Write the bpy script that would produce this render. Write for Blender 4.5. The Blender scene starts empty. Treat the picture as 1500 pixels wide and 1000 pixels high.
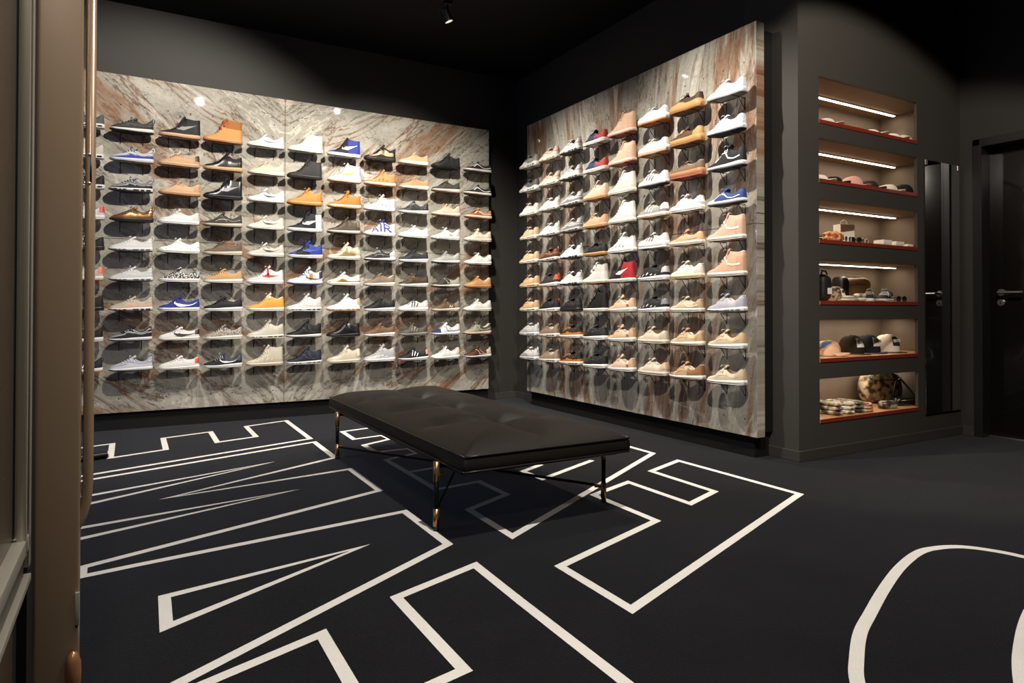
import bpy, bmesh, math, random
import numpy as np
from mathutils import Vector, Matrix

random.seed(7)
COL = bpy.context.scene.collection
PI = math.pi

# ------------------------------------------------------------------ materials
def lin(c):
    c = c.lstrip('#')
    r = [int(c[i:i+2], 16) / 255 for i in (0, 2, 4)]
    return [(x / 12.92 if x <= .04045 else ((x + .055) / 1.055) ** 2.4) for x in r] + [1]

_M = {}
def mat(hexc, rough=.6, metal=0., noise=.12, scale=60., bump=.0, spec=.5, name=None, coat=0., gain=1.):
    key = (hexc, rough, metal, noise, scale, bump, spec, coat, gain)
    if key in _M:
        return _M[key]
    m = bpy.data.materials.new(name or 'surface_' + hexc.lstrip('#'))
    m.use_nodes = True
    nt = m.node_tree; b = nt.nodes['Principled BSDF']
    b.inputs['Roughness'].default_value = rough
    b.inputs['Metallic'].default_value = metal
    b.inputs['Specular IOR Level'].default_value = spec
    b.inputs['Coat Weight'].default_value = coat
    c = [x * gain for x in lin(hexc)[:3]] + [1]
    tc = nt.nodes.new('ShaderNodeTexCoord')
    n = nt.nodes.new('ShaderNodeTexNoise'); n.inputs['Scale'].default_value = scale
    n.inputs['Detail'].default_value = 2
    nt.links.new(tc.outputs['Object'], n.inputs['Vector'])
    mx = nt.nodes.new('ShaderNodeMix'); mx.data_type = 'RGBA'
    mx.inputs[6].default_value = [x * (1 - noise) for x in c[:3]] + [1]
    mx.inputs[7].default_value = [min(1, x * (1 + noise)) for x in c[:3]] + [1]
    nt.links.new(n.outputs['Fac'], mx.inputs[0])
    nt.links.new(mx.outputs[2], b.inputs['Base Color'])
    if bump:
        bp = nt.nodes.new('ShaderNodeBump'); bp.inputs['Strength'].default_value = bump
        bp.inputs['Distance'].default_value = .002
        nt.links.new(n.outputs['Fac'], bp.inputs['Height'])
        nt.links.new(bp.outputs[0], b.inputs['Normal'])
    _M[key] = m
    return m

def spotted(base, spot, scale=90, thr=.35, kind='voronoi', third=None, rough=.6):
    """a printed pattern: dots, camouflage or speckles"""
    key = ('sp', base, spot, scale, thr, kind, third)
    if key in _M: return _M[key]
    m = bpy.data.materials.new('pattern_' + kind); m.use_nodes = True
    nt = m.node_tree; b = nt.nodes['Principled BSDF']; b.inputs['Roughness'].default_value = rough
    tc = nt.nodes.new('ShaderNodeTexCoord')
    if kind == 'voronoi':
        t = nt.nodes.new('ShaderNodeTexVoronoi'); out = 'Distance'
    else:
        t = nt.nodes.new('ShaderNodeTexNoise'); out = 'Fac'; t.inputs['Detail'].default_value = 1.5
    t.inputs['Scale'].default_value = scale
    nt.links.new(tc.outputs['Object'], t.inputs['Vector'])
    r = nt.nodes.new('ShaderNodeValToRGB'); r.color_ramp.interpolation = 'CONSTANT'
    e = r.color_ramp.elements
    e[0].position = 0; e[0].color = lin(spot)
    e[1].position = thr; e[1].color = lin(base)
    if third:
        x = e.new(thr + (.1 if kind != 'voronoi' else .2)); x.color = lin(third)
    nt.links.new(t.outputs[out], r.inputs[0])
    nt.links.new(r.outputs[0], b.inputs['Base Color'])
    _M[key] = m
    return m

def emit(hexc, s):
    m = bpy.data.materials.new('glowing_lamp'); m.use_nodes = True
    b = m.node_tree.nodes['Principled BSDF']
    b.inputs['Base Color'].default_value = lin(hexc)
    b.inputs['Emission Color'].default_value = lin(hexc)
    b.inputs['Emission Strength'].default_value = s
    return m

# ------------------------------------------------------------------ objects
def tag(o, label=None, cat=None, group=None, kind=None):
    if label: o['label'] = label
    if cat: o['category'] = cat
    if group: o['group'] = group
    if kind: o['kind'] = kind
    return o

def empty(name, loc=(0, 0, 0), rz=0., label=None, cat=None, group=None):
    o = bpy.data.objects.new(name, None); COL.objects.link(o)
    o.location = loc; o.rotation_euler = (0, 0, rz); o.empty_display_size = .05
    return tag(o, label, cat, group)

def mk(name, verts, faces, mats, parent=None, mi=None, smooth=True, loc=None):
    me = bpy.data.meshes.new(name)
    me.from_pydata([tuple(v) for v in verts], [], faces)
    if not isinstance(mats, (list, tuple)): mats = [mats]
    for m in mats: me.materials.append(m)
    if mi: me.polygons.foreach_set('material_index', mi)
    me.polygons.foreach_set('use_smooth', [smooth] * len(me.polygons))
    bm = bmesh.new(); bm.from_mesh(me); bmesh.ops.recalc_face_normals(bm, faces=bm.faces); bm.to_mesh(me); bm.free()
    o = bpy.data.objects.new(name, me); COL.objects.link(o)
    if parent is not None: o.parent = parent
    if loc: o.location = loc
    return o

class MB:
    """collects solid shapes into one mesh"""
    def __init__(s): s.v = []; s.f = []; s.m = []
    def add(s, v, f, mi=0):
        n = len(s.v); s.v += [tuple(p) for p in v]; s.f += [[i + n for i in q] for q in f]; s.m += [mi] * len(f); return s
    def box(s, x0, x1, y0, y1, z0, z1, mi=0, bev=0.):
        if bev <= 0:
            v = [(x, y, z) for z in (z0, z1) for y in (y0, y1) for x in (x0, x1)]
            return s.add(v, [(0, 2, 3, 1), (4, 5, 7, 6), (0, 1, 5, 4), (2, 6, 7, 3), (0, 4, 6, 2), (1, 3, 7, 5)], mi)
        bm = bmesh.new(); bmesh.ops.create_cube(bm, size=1)
        for p in bm.verts:
            p.co = ((x0 + x1) / 2 + p.co.x * (x1 - x0), (y0 + y1) / 2 + p.co.y * (y1 - y0), (z0 + z1) / 2 + p.co.z * (z1 - z0))
        bmesh.ops.bevel(bm, geom=bm.edges[:], offset=bev, segments=2, affect='EDGES', profile=.6)
        bm.verts.index_update()
        s.add([p.co[:] for p in bm.verts], [[q.index for q in f.verts] for f in bm.faces], mi); bm.free(); return s
    def tube(s, pts, r, n=8, mi=0, cap=True):
        pts = [Vector(p) for p in pts]; R = r if isinstance(r, (list, tuple)) else [r] * len(pts)
        rings = []; up = None
        for i, p in enumerate(pts):
            d = (pts[min(i + 1, len(pts) - 1)] - pts[max(i - 1, 0)]).normalized()
            if up is None:
                up = Vector((0, 0, 1)) if abs(d.z) < .9 else Vector((1, 0, 0))
            a = d.cross(up).normalized(); b = a.cross(d).normalized(); up = b
            rings.append([p + (a * math.cos(2 * PI * k / n) + b * math.sin(2 * PI * k / n)) * R[i] for k in range(n)])
        v = [q for g in rings for q in g]
        f = [(i * n + k, i * n + (k + 1) % n, (i + 1) * n + (k + 1) % n, (i + 1) * n + k) for i in range(len(pts) - 1) for k in range(n)]
        if cap: f += [list(range(n))[::-1], [(len(pts) - 1) * n + k for k in range(n)]]
        return s.add(v, f, mi)
    def lathe(s, prof, n=24, mi=0, M=None):
        M = M or Matrix(); v = []; f = []
        for r, z in prof:
            for k in range(n):
                v.append(M @ Vector((r * math.cos(2 * PI * k / n), r * math.sin(2 * PI * k / n), z)))
        for i in range(len(prof) - 1):
            for k in range(n):
                f.append((i * n + k, i * n + (k + 1) % n, (i + 1) * n + (k + 1) % n, (i + 1) * n + k))
        if prof[0][0] > 1e-6: f.append(list(range(n))[::-1])
        if prof[-1][0] > 1e-6: f.append([(len(prof) - 1) * n + k for k in range(n)])
        return s.add(v, f, mi)
    def build(s, name, mats, parent=None, smooth=False, loc=None):
        return mk(name, s.v, s.f, mats, parent, s.m, smooth, loc)

def smooth_angle(o, deg=35):
    o.data.polygons.foreach_set('use_smooth', [True] * len(o.data.polygons))
    bm = bmesh.new(); bm.from_mesh(o.data)
    for e in bm.edges:
        if len(e.link_faces) == 2 and e.calc_face_angle(0) > math.radians(deg): e.smooth = False
    bm.to_mesh(o.data); bm.free()

def text_mesh(name, s, size, m, parent, M, depth=.0008, spacing=1.):
    cu = bpy.data.curves.new(name + '_curve', 'FONT'); cu.body = s; cu.size = size; cu.extrude = depth
    cu.align_x = 'CENTER'; cu.align_y = 'CENTER'; cu.space_character = spacing; cu.offset = size * .02
    t = bpy.data.objects.new(name + '_tmp', cu)
    me = bpy.data.meshes.new_from_object(t); bpy.data.objects.remove(t); bpy.data.curves.remove(cu)
    me.materials.clear(); me.materials.append(m); me.transform(M)
    o = bpy.data.objects.new(name, me); COL.objects.link(o); o.parent = parent
    return o

# ------------------------------------------------------------------ sneaker builder
def interp(tbl, x):
    xs = [a for a, b in tbl]; ys = [b for a, b in tbl]
    if x <= xs[0]: return ys[0]
    if x >= xs[-1]: return ys[-1]
    for i in range(len(xs) - 1):
        if x <= xs[i + 1]:
            h = xs[i + 1] - xs[i]; t = (x - xs[i]) / h
            def sl(j):
                if j <= 0: return (ys[1] - ys[0]) / (xs[1] - xs[0])
                if j >= len(xs) - 1: return (ys[-1] - ys[-2]) / (xs[-1] - xs[-2])
                return (ys[j + 1] - ys[j - 1]) / (xs[j + 1] - xs[j - 1])
            a, b = sl(i) * h, sl(i + 1) * h
            return (2*t**3 - 3*t**2 + 1)*ys[i] + (t**3 - 2*t**2 + t)*a + (-2*t**3 + 3*t**2)*ys[i+1] + (t**3 - t**2)*b

# top = instep profile, rim = collar, uo = where the opening begins, sole = midsole top, all as fractions of length
T = {
 'low':   dict(uo=.50, top=[(0,.10),(.04,.135),(.12,.165),(.22,.188),(.32,.245),(.42,.325),(.51,.375)], rim=[(.50,.355),(.60,.285),(.70,.242),(.80,.248),(.90,.30),(.96,.33),(1,.325)], sole=[(0,.088),(.3,.088),(1,.105)], tong=.03),
 'court': dict(uo=.50, top=[(0,.085),(.04,.12),(.14,.148),(.25,.168),(.35,.222),(.45,.295),(.51,.325)], rim=[(.50,.30),(.60,.245),(.72,.212),(.84,.23),(.93,.28),(1,.29)], sole=[(0,.085),(.3,.082),(1,.092)], tong=.03),
 'cortez':dict(uo=.54, top=[(0,.075),(.05,.125),(.15,.165),(.3,.215),(.42,.27),(.52,.325),(.57,.335)], rim=[(.54,.31),(.64,.26),(.74,.232),(.86,.25),(.95,.29),(1,.285)], sole=[(0,.052),(.4,.06),(1,.098)], tong=.012),
 'runner':dict(uo=.50, top=[(0,.085),(.05,.122),(.14,.148),(.25,.185),(.35,.255),(.44,.33),(.51,.372)], rim=[(.50,.345),(.59,.285),(.68,.235),(.78,.238),(.88,.295),(.96,.355),(1,.35)], sole=[(0,.075),(.3,.068),(.6,.088),(1,.118)], tong=.025),
 'wave':  dict(uo=.57, top=[(0,.078),(.06,.128),(.18,.18),(.32,.238),(.45,.305),(.54,.35),(.58,.358)], rim=[(.57,.335),(.65,.28),(.74,.238),(.84,.262),(.93,.34),(1,.375)], sole=[(0,.07),(.3,.07),(.6,.09),(1,.112)], tong=.025),
 'knit':  dict(uo=.53, top=[(0,.09),(.05,.132),(.15,.162),(.26,.205),(.37,.275),(.46,.345),(.54,.378)], rim=[(.53,.36),(.62,.295),(.72,.255),(.82,.262),(.91,.315),(.97,.345),(1,.34)], sole=[(0,.072),(.3,.075),(.6,.10),(1,.122)], tong=.015),
 'mid':   dict(uo=.60, top=[(0,.095),(.05,.135),(.15,.165),(.27,.205),(.38,.265),(.48,.365),(.56,.455),(.61,.475)], rim=[(.6,.45),(.68,.395),(.78,.345),(.87,.355),(.95,.40),(1,.41)], sole=[(0,.085),(.3,.08),(1,.115)], tong=.045),
 'high':  dict(uo=.58, top=[(0,.095),(.05,.135),(.15,.165),(.27,.20),(.37,.255),(.46,.365),(.54,.505),(.59,.56)], rim=[(.58,.54),(.7,.525),(.83,.505),(.92,.51),(1,.53)], sole=[(0,.088),(.3,.085),(1,.10)], tong=.04),
 'boot':  dict(uo=.56, top=[(0,.10),(.05,.14),(.15,.175),(.27,.225),(.36,.30),(.44,.44),(.51,.60),(.57,.67)], rim=[(.56,.65),(.7,.64),(.83,.62),(.92,.62),(1,.63)], sole=[(0,.095),(.3,.09),(1,.105)], tong=.03),
 'plat':  dict(uo=.50, top=[(0,.17),(.04,.21),(.13,.235),(.26,.255),(.37,.30),(.47,.36),(.53,.385)], rim=[(.50,.37),(.60,.32),(.72,.29),(.84,.305),(.93,.355),(1,.36)], sole=[(0,.165),(.3,.16),(1,.18)], tong=.02),
}
BASEW = [(0,.138),(.15,.158),(.33,.172),(.5,.150),(.65,.134),(.8,.132),(1,.120)]
LEN = .286
SG = .74

def halfw(u):
    w = interp(BASEW, u)
    if u < .13: w *= max(0., 1 - ((.13 - u) / .13) ** 2.3) ** .5
    if u > .90: w *= max(0., 1 - ((u - .90) / .10) ** 2.2 * .80) ** .5
    return w
def bottom(u):
    return interp([(0,.038),(.08,.016),(.2,.002),(.35,0),(.85,0),(1,.014)], u)
US = [0.,.006,.018,.036,.06,.09,.12,.16,.2,.24,.28,.32,.36,.4,.44,.48,.52,.55,.58,.61,.64,.68,.72,.76,.8,.84,.88,.915,.945,.97,.988,1.]

class Shape:
    def __init__(s, typ):
        t = T[typ]; s.t = t; s.uo = t['uo']
    def H(s, u): return interp(s.t['top'], u) if u < s.uo else interp(s.t['rim'], u)
    def wr(s, u):
        if u < s.uo: return 0.
        k = min(1, (u - s.uo) / .09); k = k * k * (3 - 2 * k)
        return halfw(u) * (.62 * k)
    def st(s, u): return interp(s.t['sole'], u)
    def P(s, u, v, side=-1, off=0.):
        """point on the upper: v 0 at the sole, 1 at the rim"""
        w = halfw(u) * .97; z0 = s.st(u) - .012; h = max(s.H(u), z0 + .01)
        if u < .02: h = z0 + (h - z0) * (.25 + .75 * (u / .02))
        a = v * PI / 2; wr = s.wr(u)
        tall = min(1, max(0, (h - .25) / .25))
        e = .62 - .18 * tall
        if u > s.uo:
            y = wr + (w - wr) * (1 - v ** 2.2 * .95 if v < 1 else .0)
            y = wr + (w - wr) * max(0., 1 - v ** 2.6); zz = z0 + (h - z0) * v
        else:
            y = wr + (w - wr) * math.cos(a) ** e; zz = z0 + (h - z0) * math.sin(a) ** .92
            k = min(1, max(0, (u - s.uo + .12) / .12))
            y2 = w * max(0., 1 - v ** 2.6); zz2 = z0 + (h - z0) * v
            y = y * (1 - k) + y2 * k; zz = zz * (1 - k) + zz2 * k
        if off: y += off / LEN * (1 - .5 * v); zz += off / LEN * v * (.9 if u < s.uo else .1)
        lean = (.035 * max(0, v - .3) * (1 if u > .9 else 0)) if h < .45 else .02 * v * max(0, u - .8) * 4
        return Vector(((u - .5 - lean * (u - .5)) * LEN, side * y * LEN, zz * LEN))

NV = 9
def region_fn(kind):
    """which panel of the upper (0 main, 1 second, 2 third) a spot belongs to"""
    if kind == 'panels':
        return lambda u, v: 1 if (u > .84 and v < .75) or (u < .16 and v < .55) or (.30 < u < .6 and v > .72) else 0
    if kind == 'wave':
        def f(u, v):
            x = v + .13 * math.sin(u * 5.5 + .6)
            return 2 if x < .30 else (1 if (.42 < x < .54 or .70 < x < .80) else 0)
        return f
    if kind == 'mud':  return lambda u, v: 1 if v < .30 + .12 * math.sin(u * 6) else 0
    if kind == 'heel': return lambda u, v: 1 if u > .80 - .25 * (1 - v) * 0 else 0
    if kind == 'collar': return lambda u, v: 1 if u > .55 and v > .55 else 0
    if kind == 'toe':  return lambda u, v: 1 if u < .30 else 0
    if kind == 'split': return lambda u, v: 1 if u > .62 else (2 if u < .2 else 0)
    if kind == 'eye':  return lambda u, v: 1 if (.26 < u < .62 and v > .66) else 0
    if kind == 'foam': return lambda u, v: 1 if (.12 < u < .9 and .22 < v < .70 + .1 * math.sin(u * 12) and not (.30 < u < .62 and v > .6)) else 0
    if kind == 'hood': return lambda u, v: 1 if (u > .5 and v > .45) else (2 if v < .25 else 0)
    return lambda u, v: 0

def strips(sh, lines, off=.0016, sides=(-1, 1)):
    """strokes laid on both flanks; lines = [(points (u,v), width as fraction of length)]"""
    V, F = [], []
    for side in sides:
        for pts, wd in lines:
            P = []
            for i in range(len(pts) - 1):
                a, b = pts[i], pts[i + 1]; n = max(1, int(math.hypot(b[0] - a[0], (b[1] - a[1]) * .3) / .035))
                for k in range(n): P.append((a[0] + (b[0] - a[0]) * k / n, a[1] + (b[1] - a[1]) * k / n))
            P.append(pts[-1])
            ws = wd if isinstance(wd, (list, tuple)) else [wd] * 2
            hh = .28
            n0 = len(V)
            for i, (u, v) in enumerate(P):
                a = P[max(0, i - 1)]; b = P[min(len(P) - 1, i + 1)]
                du, dv = b[0] - a[0], (b[1] - a[1]) * hh; l = math.hypot(du, dv) or 1
                w = interp([(k / (len(ws) - 1), q) for k, q in enumerate(ws)], i / (len(P) - 1)) / 2
                nu, nv = -dv / l * w, du / l * w / hh
                for sg in (-1, 1):
                    uu = min(.985, max(.02, u + nu * sg)); vv = min(1., max(0.02, v + nv * sg))
                    V.append(sh.P(uu, vv, side, off))
            for i in range(len(P) - 1):
                F.append((n0 + 2*i, n0 + 2*i + 1, n0 + 2*i + 3, n0 + 2*i + 2))
    return V, F

def logo_lines(kind):
    if kind == 'tick': return [([(.43,.60),(.415,.42),(.47,.30),(.56,.33),(.68,.44),(.80,.56),(.90,.66)], [.004,.03,.06,.05,.034,.018,.002])]
    if kind == 'bigtick': return [([(.40,.66),(.38,.42),(.45,.26),(.56,.30),(.70,.42),(.84,.56),(.95,.68)], [.004,.045,.085,.075,.05,.026,.002])]
    if kind == 'three': return [([(.40+.085*k,.20),(.46+.085*k,.82)], .026) for k in range(3)]
    if kind == 'side': return [([(.30,.40),(.42,.62),(.54,.66),(.64,.40),(.78,.36),(.95,.40)], .028)]
    if kind == 'letter': return [([(.60,.22),(.62,.62)], .024), ([(.62,.62),(.68,.22)], .024), ([(.68,.22),(.70,.62)], .024)]
    if kind == 'lines': return [([(.30,.30),(.45,.38),(.62,.62)], .012), ([(.62,.62),(.78,.45),(.95,.42)], .012), ([(.48,.75),(.60,.30)], .012)]
    if kind == 'cross': return [([(.38,.80),(.56,.22)], .014), ([(.56,.85),(.72,.3),(.95,.3)], .014), ([(.5,.25),(.8,.25)], .014)]
    if kind == 'word': return [([(.20,.12),(.31,.85)], .045), ([(.31,.85),(.40,.10)], .045), ([(.26,.40),(.38,.40)], .03),
                               ([(.50,.10),(.50,.88)], .05),
                               ([(.62,.10),(.62,.90)], .05), ([(.62,.86),(.76,.84),(.79,.66),(.73,.50),(.63,.48)], .042), ([(.70,.48),(.84,.10)], .045)]
    if kind == 'bubbles': return [([(.14+.13*k,.16),(.20+.13*k,.30)], .028) for k in range(5)]
    return []

def make_shoe(spec, name, loc, rz, label, group):
    typ, up, c2, c3, reg, sole, out, lg, lgc, lace, extra = spec
    sh = Shape(typ)
    if reg == '' and up[0] in '#*':
        reg = 'panels' if typ in ('low', 'runner', 'plat', 'high', 'mid') else 'eye'
        r_ = [int(up[-6:][k:k+2], 16) for k in (0, 2, 4)]
        c2 = up[:-6] + ''.join('%02x' % min(255, int(q * .91 + 3)) for q in r_)
    root = empty(name, loc, rz, label, 'shoe', group)
    def fab(c):
        if c[0] == '!':
            a = c[1:].split(',')
            return spotted(a[0], a[1], float(a[2]), float(a[3]), a[4], a[5] if len(a) > 5 else None)
        if c[0] == '*': return mat(c[1:], .28, .0, .08, 60, .05, .5, gain=SG)
        if c[0] == '@': return mat(c[1:], .32, .75, .08, 60)
        return mat(c, .68, 0, .10, 220, .15, .35, gain=SG)
    # upper
    rf = region_fn(reg); V, F, MI = [], [], []; idx = {}
    for i, u in enumerate(US):
        for side in (-1, 1):
            for j in range(NV + 1):
                v = j / NV
                if side == 1 and j == NV and sh.wr(u) == 0: idx[i, 1, j] = idx[i, -1, j]; continue
                idx[i, side, j] = len(V); V.append(sh.P(u, v, side))
    for i in range(len(US) - 1):
        um = (US[i] + US[i + 1]) / 2
        for side in (-1, 1):
            for j in range(NV):
                F.append([idx[i, side, j], idx[i + 1, side, j], idx[i + 1, side, j + 1], idx[i, side, j + 1]]); MI.append(rf(um, (j + .5) / NV))
    n = len(US) - 1
    for j in range(NV):
        F.append([idx[n, -1, j], idx[n, 1, j], idx[n, 1, j + 1], idx[n, -1, j + 1]]); MI.append(rf(1., (j + .5) / NV))
    for k, q in enumerate(F):
        r = []
        for a in q:
            if a not in r: r.append(a)
        F[k] = r
    o = mk('upper', V, F, [fab(up), fab(c2), fab(c3)], root, MI)
    # lining inside the collar
    V, F = [], []; uu = [u for u in US if u > sh.uo + .02]
    for u in uu:
        r = sh.wr(u); h = sh.H(u); z = sh.st(u) + .03; x = (u - .5) * LEN * (.985 if u > .9 else 1)
        for s_, k, zz in ((-1, 1, h), (-1, .86, h + .008), (-1, .72, h - .03), (-1, .66, z), (1, .66, z), (1, .72, h - .03), (1, .86, h + .008), (1, 1, h)):
            V.append((x - (.004 if u > .97 and k < 1 else 0), s_ * r * k * LEN, zz * LEN))
    for i in range(len(uu) - 1):
        for j in range(7): F.append((i*8+j, (i+1)*8+j, (i+1)*8+j+1, i*8+j+1))
    e = (len(uu) - 1) * 8; F.append((e, e+1, e+6, e+7)); F.append((e+1, e+2, e+5, e+6)); F.append((e+2, e+3, e+4, e+5)); F.append((0,1,6,7)); F.append((1,2,5,6)); F.append((2,3,4,5))
    lin_c = extra.get('lining', '#2a2826' if lin(up if up[0] not in '!*@' else '#333333')[1] < .12 else '#b9b2a6')
    mk('lining', V, F, mat(lin_c, .85), root)
    # midsole and outsole
    def slab(name, zlo, zhi, wk, m, m2=None, test=None):
        V, F, MI = [], [], []
        prof = [(-.93, 0), (-1.02, .18), (-1.05, .55), (-1.0, 1.), (1.0, 1.), (1.05, .55), (1.02, .18), (.93, 0)]
        for u in US:
            w = max(halfw(u) * wk, .002); a, b = zlo(u), zhi(u)
            for k, t in prof: V.append(((u - .5) * LEN * (1.025 if name == 'midsole' else 1.02), k * w * LEN, (a + (b - a) * t) * LEN))
        for i in range(len(US) - 1):
            for j in range(8):
                F.append((i*8+j, (i+1)*8+j, (i+1)*8+(j+1) % 8, i*8+(j+1) % 8))
                MI.append(1 if (m2 and test((US[i] + US[i+1]) / 2, j)) else 0)
        F += [list(range(8)), [(len(US)-1)*8 + k for k in range(8)][::-1]]; MI += [0, 0]
        mk(name, V, F, [m] + ([m2] if m2 else []), root, MI)
    sm = mat(sole, .5, 0, .05, gain=SG); om = mat(out, .6, 0, .08, gain=SG)
    ot = .022 if typ != 'plat' else .05
    air = extra.get('air')
    slab('midsole', lambda u: bottom(u) + ot * .8, sh.st, 1.0, sm, mat(air, .3) if air else None,
         (lambda u, j: j in (0, 1, 5, 6) and (.12 < u < .42 or .55 < u < .95) and (int(u * 40) % 4 != 0)))
    slab('outsole', bottom, lambda u: bottom(u) + ot, .965 if typ != 'plat' else 1.03, om)
    # tongue
    tm = fab(extra.get('tongue', c2 if reg in ('panels', 'collar') else up))
    tl = sh.t['tong'] * (1.6 if extra.get('bigtongue') else 1); uo = sh.uo
    V, F = [], []
    for k, (u, dz, w) in enumerate([(uo - .14, -.015, .05), (uo - .07, -.005, .06), (uo - .005, .01, .066), (uo + .02, tl, .068), (uo + .028, tl + .012, .05)]):
        z = (interp(sh.t['top'], min(u, uo)) + dz) * LEN; x = (u - .5) * LEN
        for s_ in (-1, -.5, .5, 1): V.append((x, s_ * w * LEN, z + (.004 if abs(s_) < 1 else -.003)))
        for s_ in (1, .5, -.5, -1): V.append((x + .010, s_ * w * .95 * LEN, z - .008 + (.004 if abs(s_) < 1 else -.003)))
    for i in range(4):
        for j in range(8): F.append((i*8+j, (i+1)*8+j, (i+1)*8+(j+1) % 8, i*8+(j+1) % 8))
    F += [list(range(8)), [32 + k for k in range(8)][::-1]]
    mk('tongue', V, F, tm, root)
    # laces
    if lace:
        b = MB(); nl = 6 if typ in ('high', 'boot', 'mid') else 5
        u0 = .29 if typ != 'plat' else .27
        for k in range(nl):
            u = u0 + (uo - .03 - u0) * k / (nl - 1)
            pts = [sh.P(u + .02 * abs(t), 1 - abs(t) * .42, -1 if t < 0 else 1, .003) for t in (-1, -.6, -.25, .0, .25, .6, 1)]
            b.tube(pts, .0028, 5)
        z = interp(sh.t['top'], uo) * LEN + .006; x = (uo - .055 - .5) * LEN
        for s_ in (-1, 1): b.tube([(x, 0, z), (x - .008, s_ * .014, z + .006), (x - .014, s_ * .024, z - .006)], .002, 5)
        b.build('laces', mat(lace.lstrip('@*'), .8, gain=SG), root, True)
    if lg:
        for sd in (-1, 1):
            V, F = strips(sh, logo_lines(lg), .0022, (sd,))
            mk('side_logo' if lg not in ('lines', 'cross', 'bubbles') else 'overlay', V, F, mat(lgc.lstrip('@'), .5, 0, .04) if lgc[0] != '@' else mat(lgc[1:], .3, .7), root)
    if 'outline' in extra:
        pass
    if 'strap' in extra:
        b = MB()
        for us, vv in extra['straps']:
            pts = [sh.P(us + .01 * abs(t), 1 - abs(t) * vv, -1 if t < 0 else 1, .005) for t in (-1, -.75, -.5, -.25, 0, .25, .5, .75, 1)]
            b.tube(pts, .0085, 6)
        b.build('strap', mat(extra['strap'], .5), root, True)
    if 'loop' in extra:
        b = MB(); h = sh.H(1.) * LEN
        x = .5 * LEN - .004
        b.tube([(x, 0, h - .03), (x + .012, 0, h - .012), (x + .012, 0, h + .006), (x + .002, 0, h + .012), (x - .006, 0, h)], .0032, 6)
        b.build('pull_loop', mat(extra['loop'], .6), root, True)
    if 'hoop' in extra:
        b = MB(); z = interp(sh.t['top'], uo) * LEN
        x = (uo - .5) * LEN
        b.tube([(x - .01, 0, z), (x + .002, 0, z + .022), (x + .012, 0, z + .022), (x + .018, 0, z + .004)], .004, 6)
        b.build('pull_loop', mat(extra['hoop'], .6), root, True)
    if 'heelc' in extra:
        V, F = [], []
        g = [(u, v) for v in (.25, .5, .75, 1.) for u in (.90, .945, .985)]
        for side in (-1, 1):
            n0 = len(V)
            for v in (.35, .6, .8, .98):
                for u in (.89, .93, .96, .985, 1.): V.append(sh.P(u, v, side, .0022) + Vector((.0025 if u > .95 else 0, 0, 0)))
            for a in range(3):
                for c in range(4): F.append((n0 + a*5 + c, n0 + a*5 + c + 1, n0 + (a+1)*5 + c + 1, n0 + (a+1)*5 + c))
        for a in range(3): F.append((a*5+4, 20 + a*5+4, 20 + (a+1)*5+4, (a+1)*5+4))
        mk('heel_tab', V, F, mat(extra['heelc'], .5), root)
    if 'fin' in extra:
        b = MB(); b.box((.60-.5)*LEN, (.69-.5)*LEN, -.052, -.0495, .055, .092, bev=.001)
        b.build('hang_tag', mat(extra['fin'], .6), root)
    return root
# ------------------------------------------------------------------ the shoes on the two stone walls
def S(look, typ, up, sole='#e8e4dc', c2=None, c3=None, reg='', out=None, lg=None, lgc='#151515', lace=None, **ex):
    return look, (typ, up, c2 or up, c3 or c2 or up, reg, sole, out or sole, lg, lgc, up if lace is None and up[0] == '#' else (lace or None), ex)

K, W, CR, TAN, PEACH, GUM = '#1b1b1d', '#ece9e3', '#ddd3c0', '#d2a878', '#e3bfa0', '#c08a55'
def wave(look, a, b, c, sole=W, out='#3a3a3c', **k):
    return S(look, 'wave', a, sole, b, c, 'wave', out, lace=c, loop=b, **k)

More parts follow.
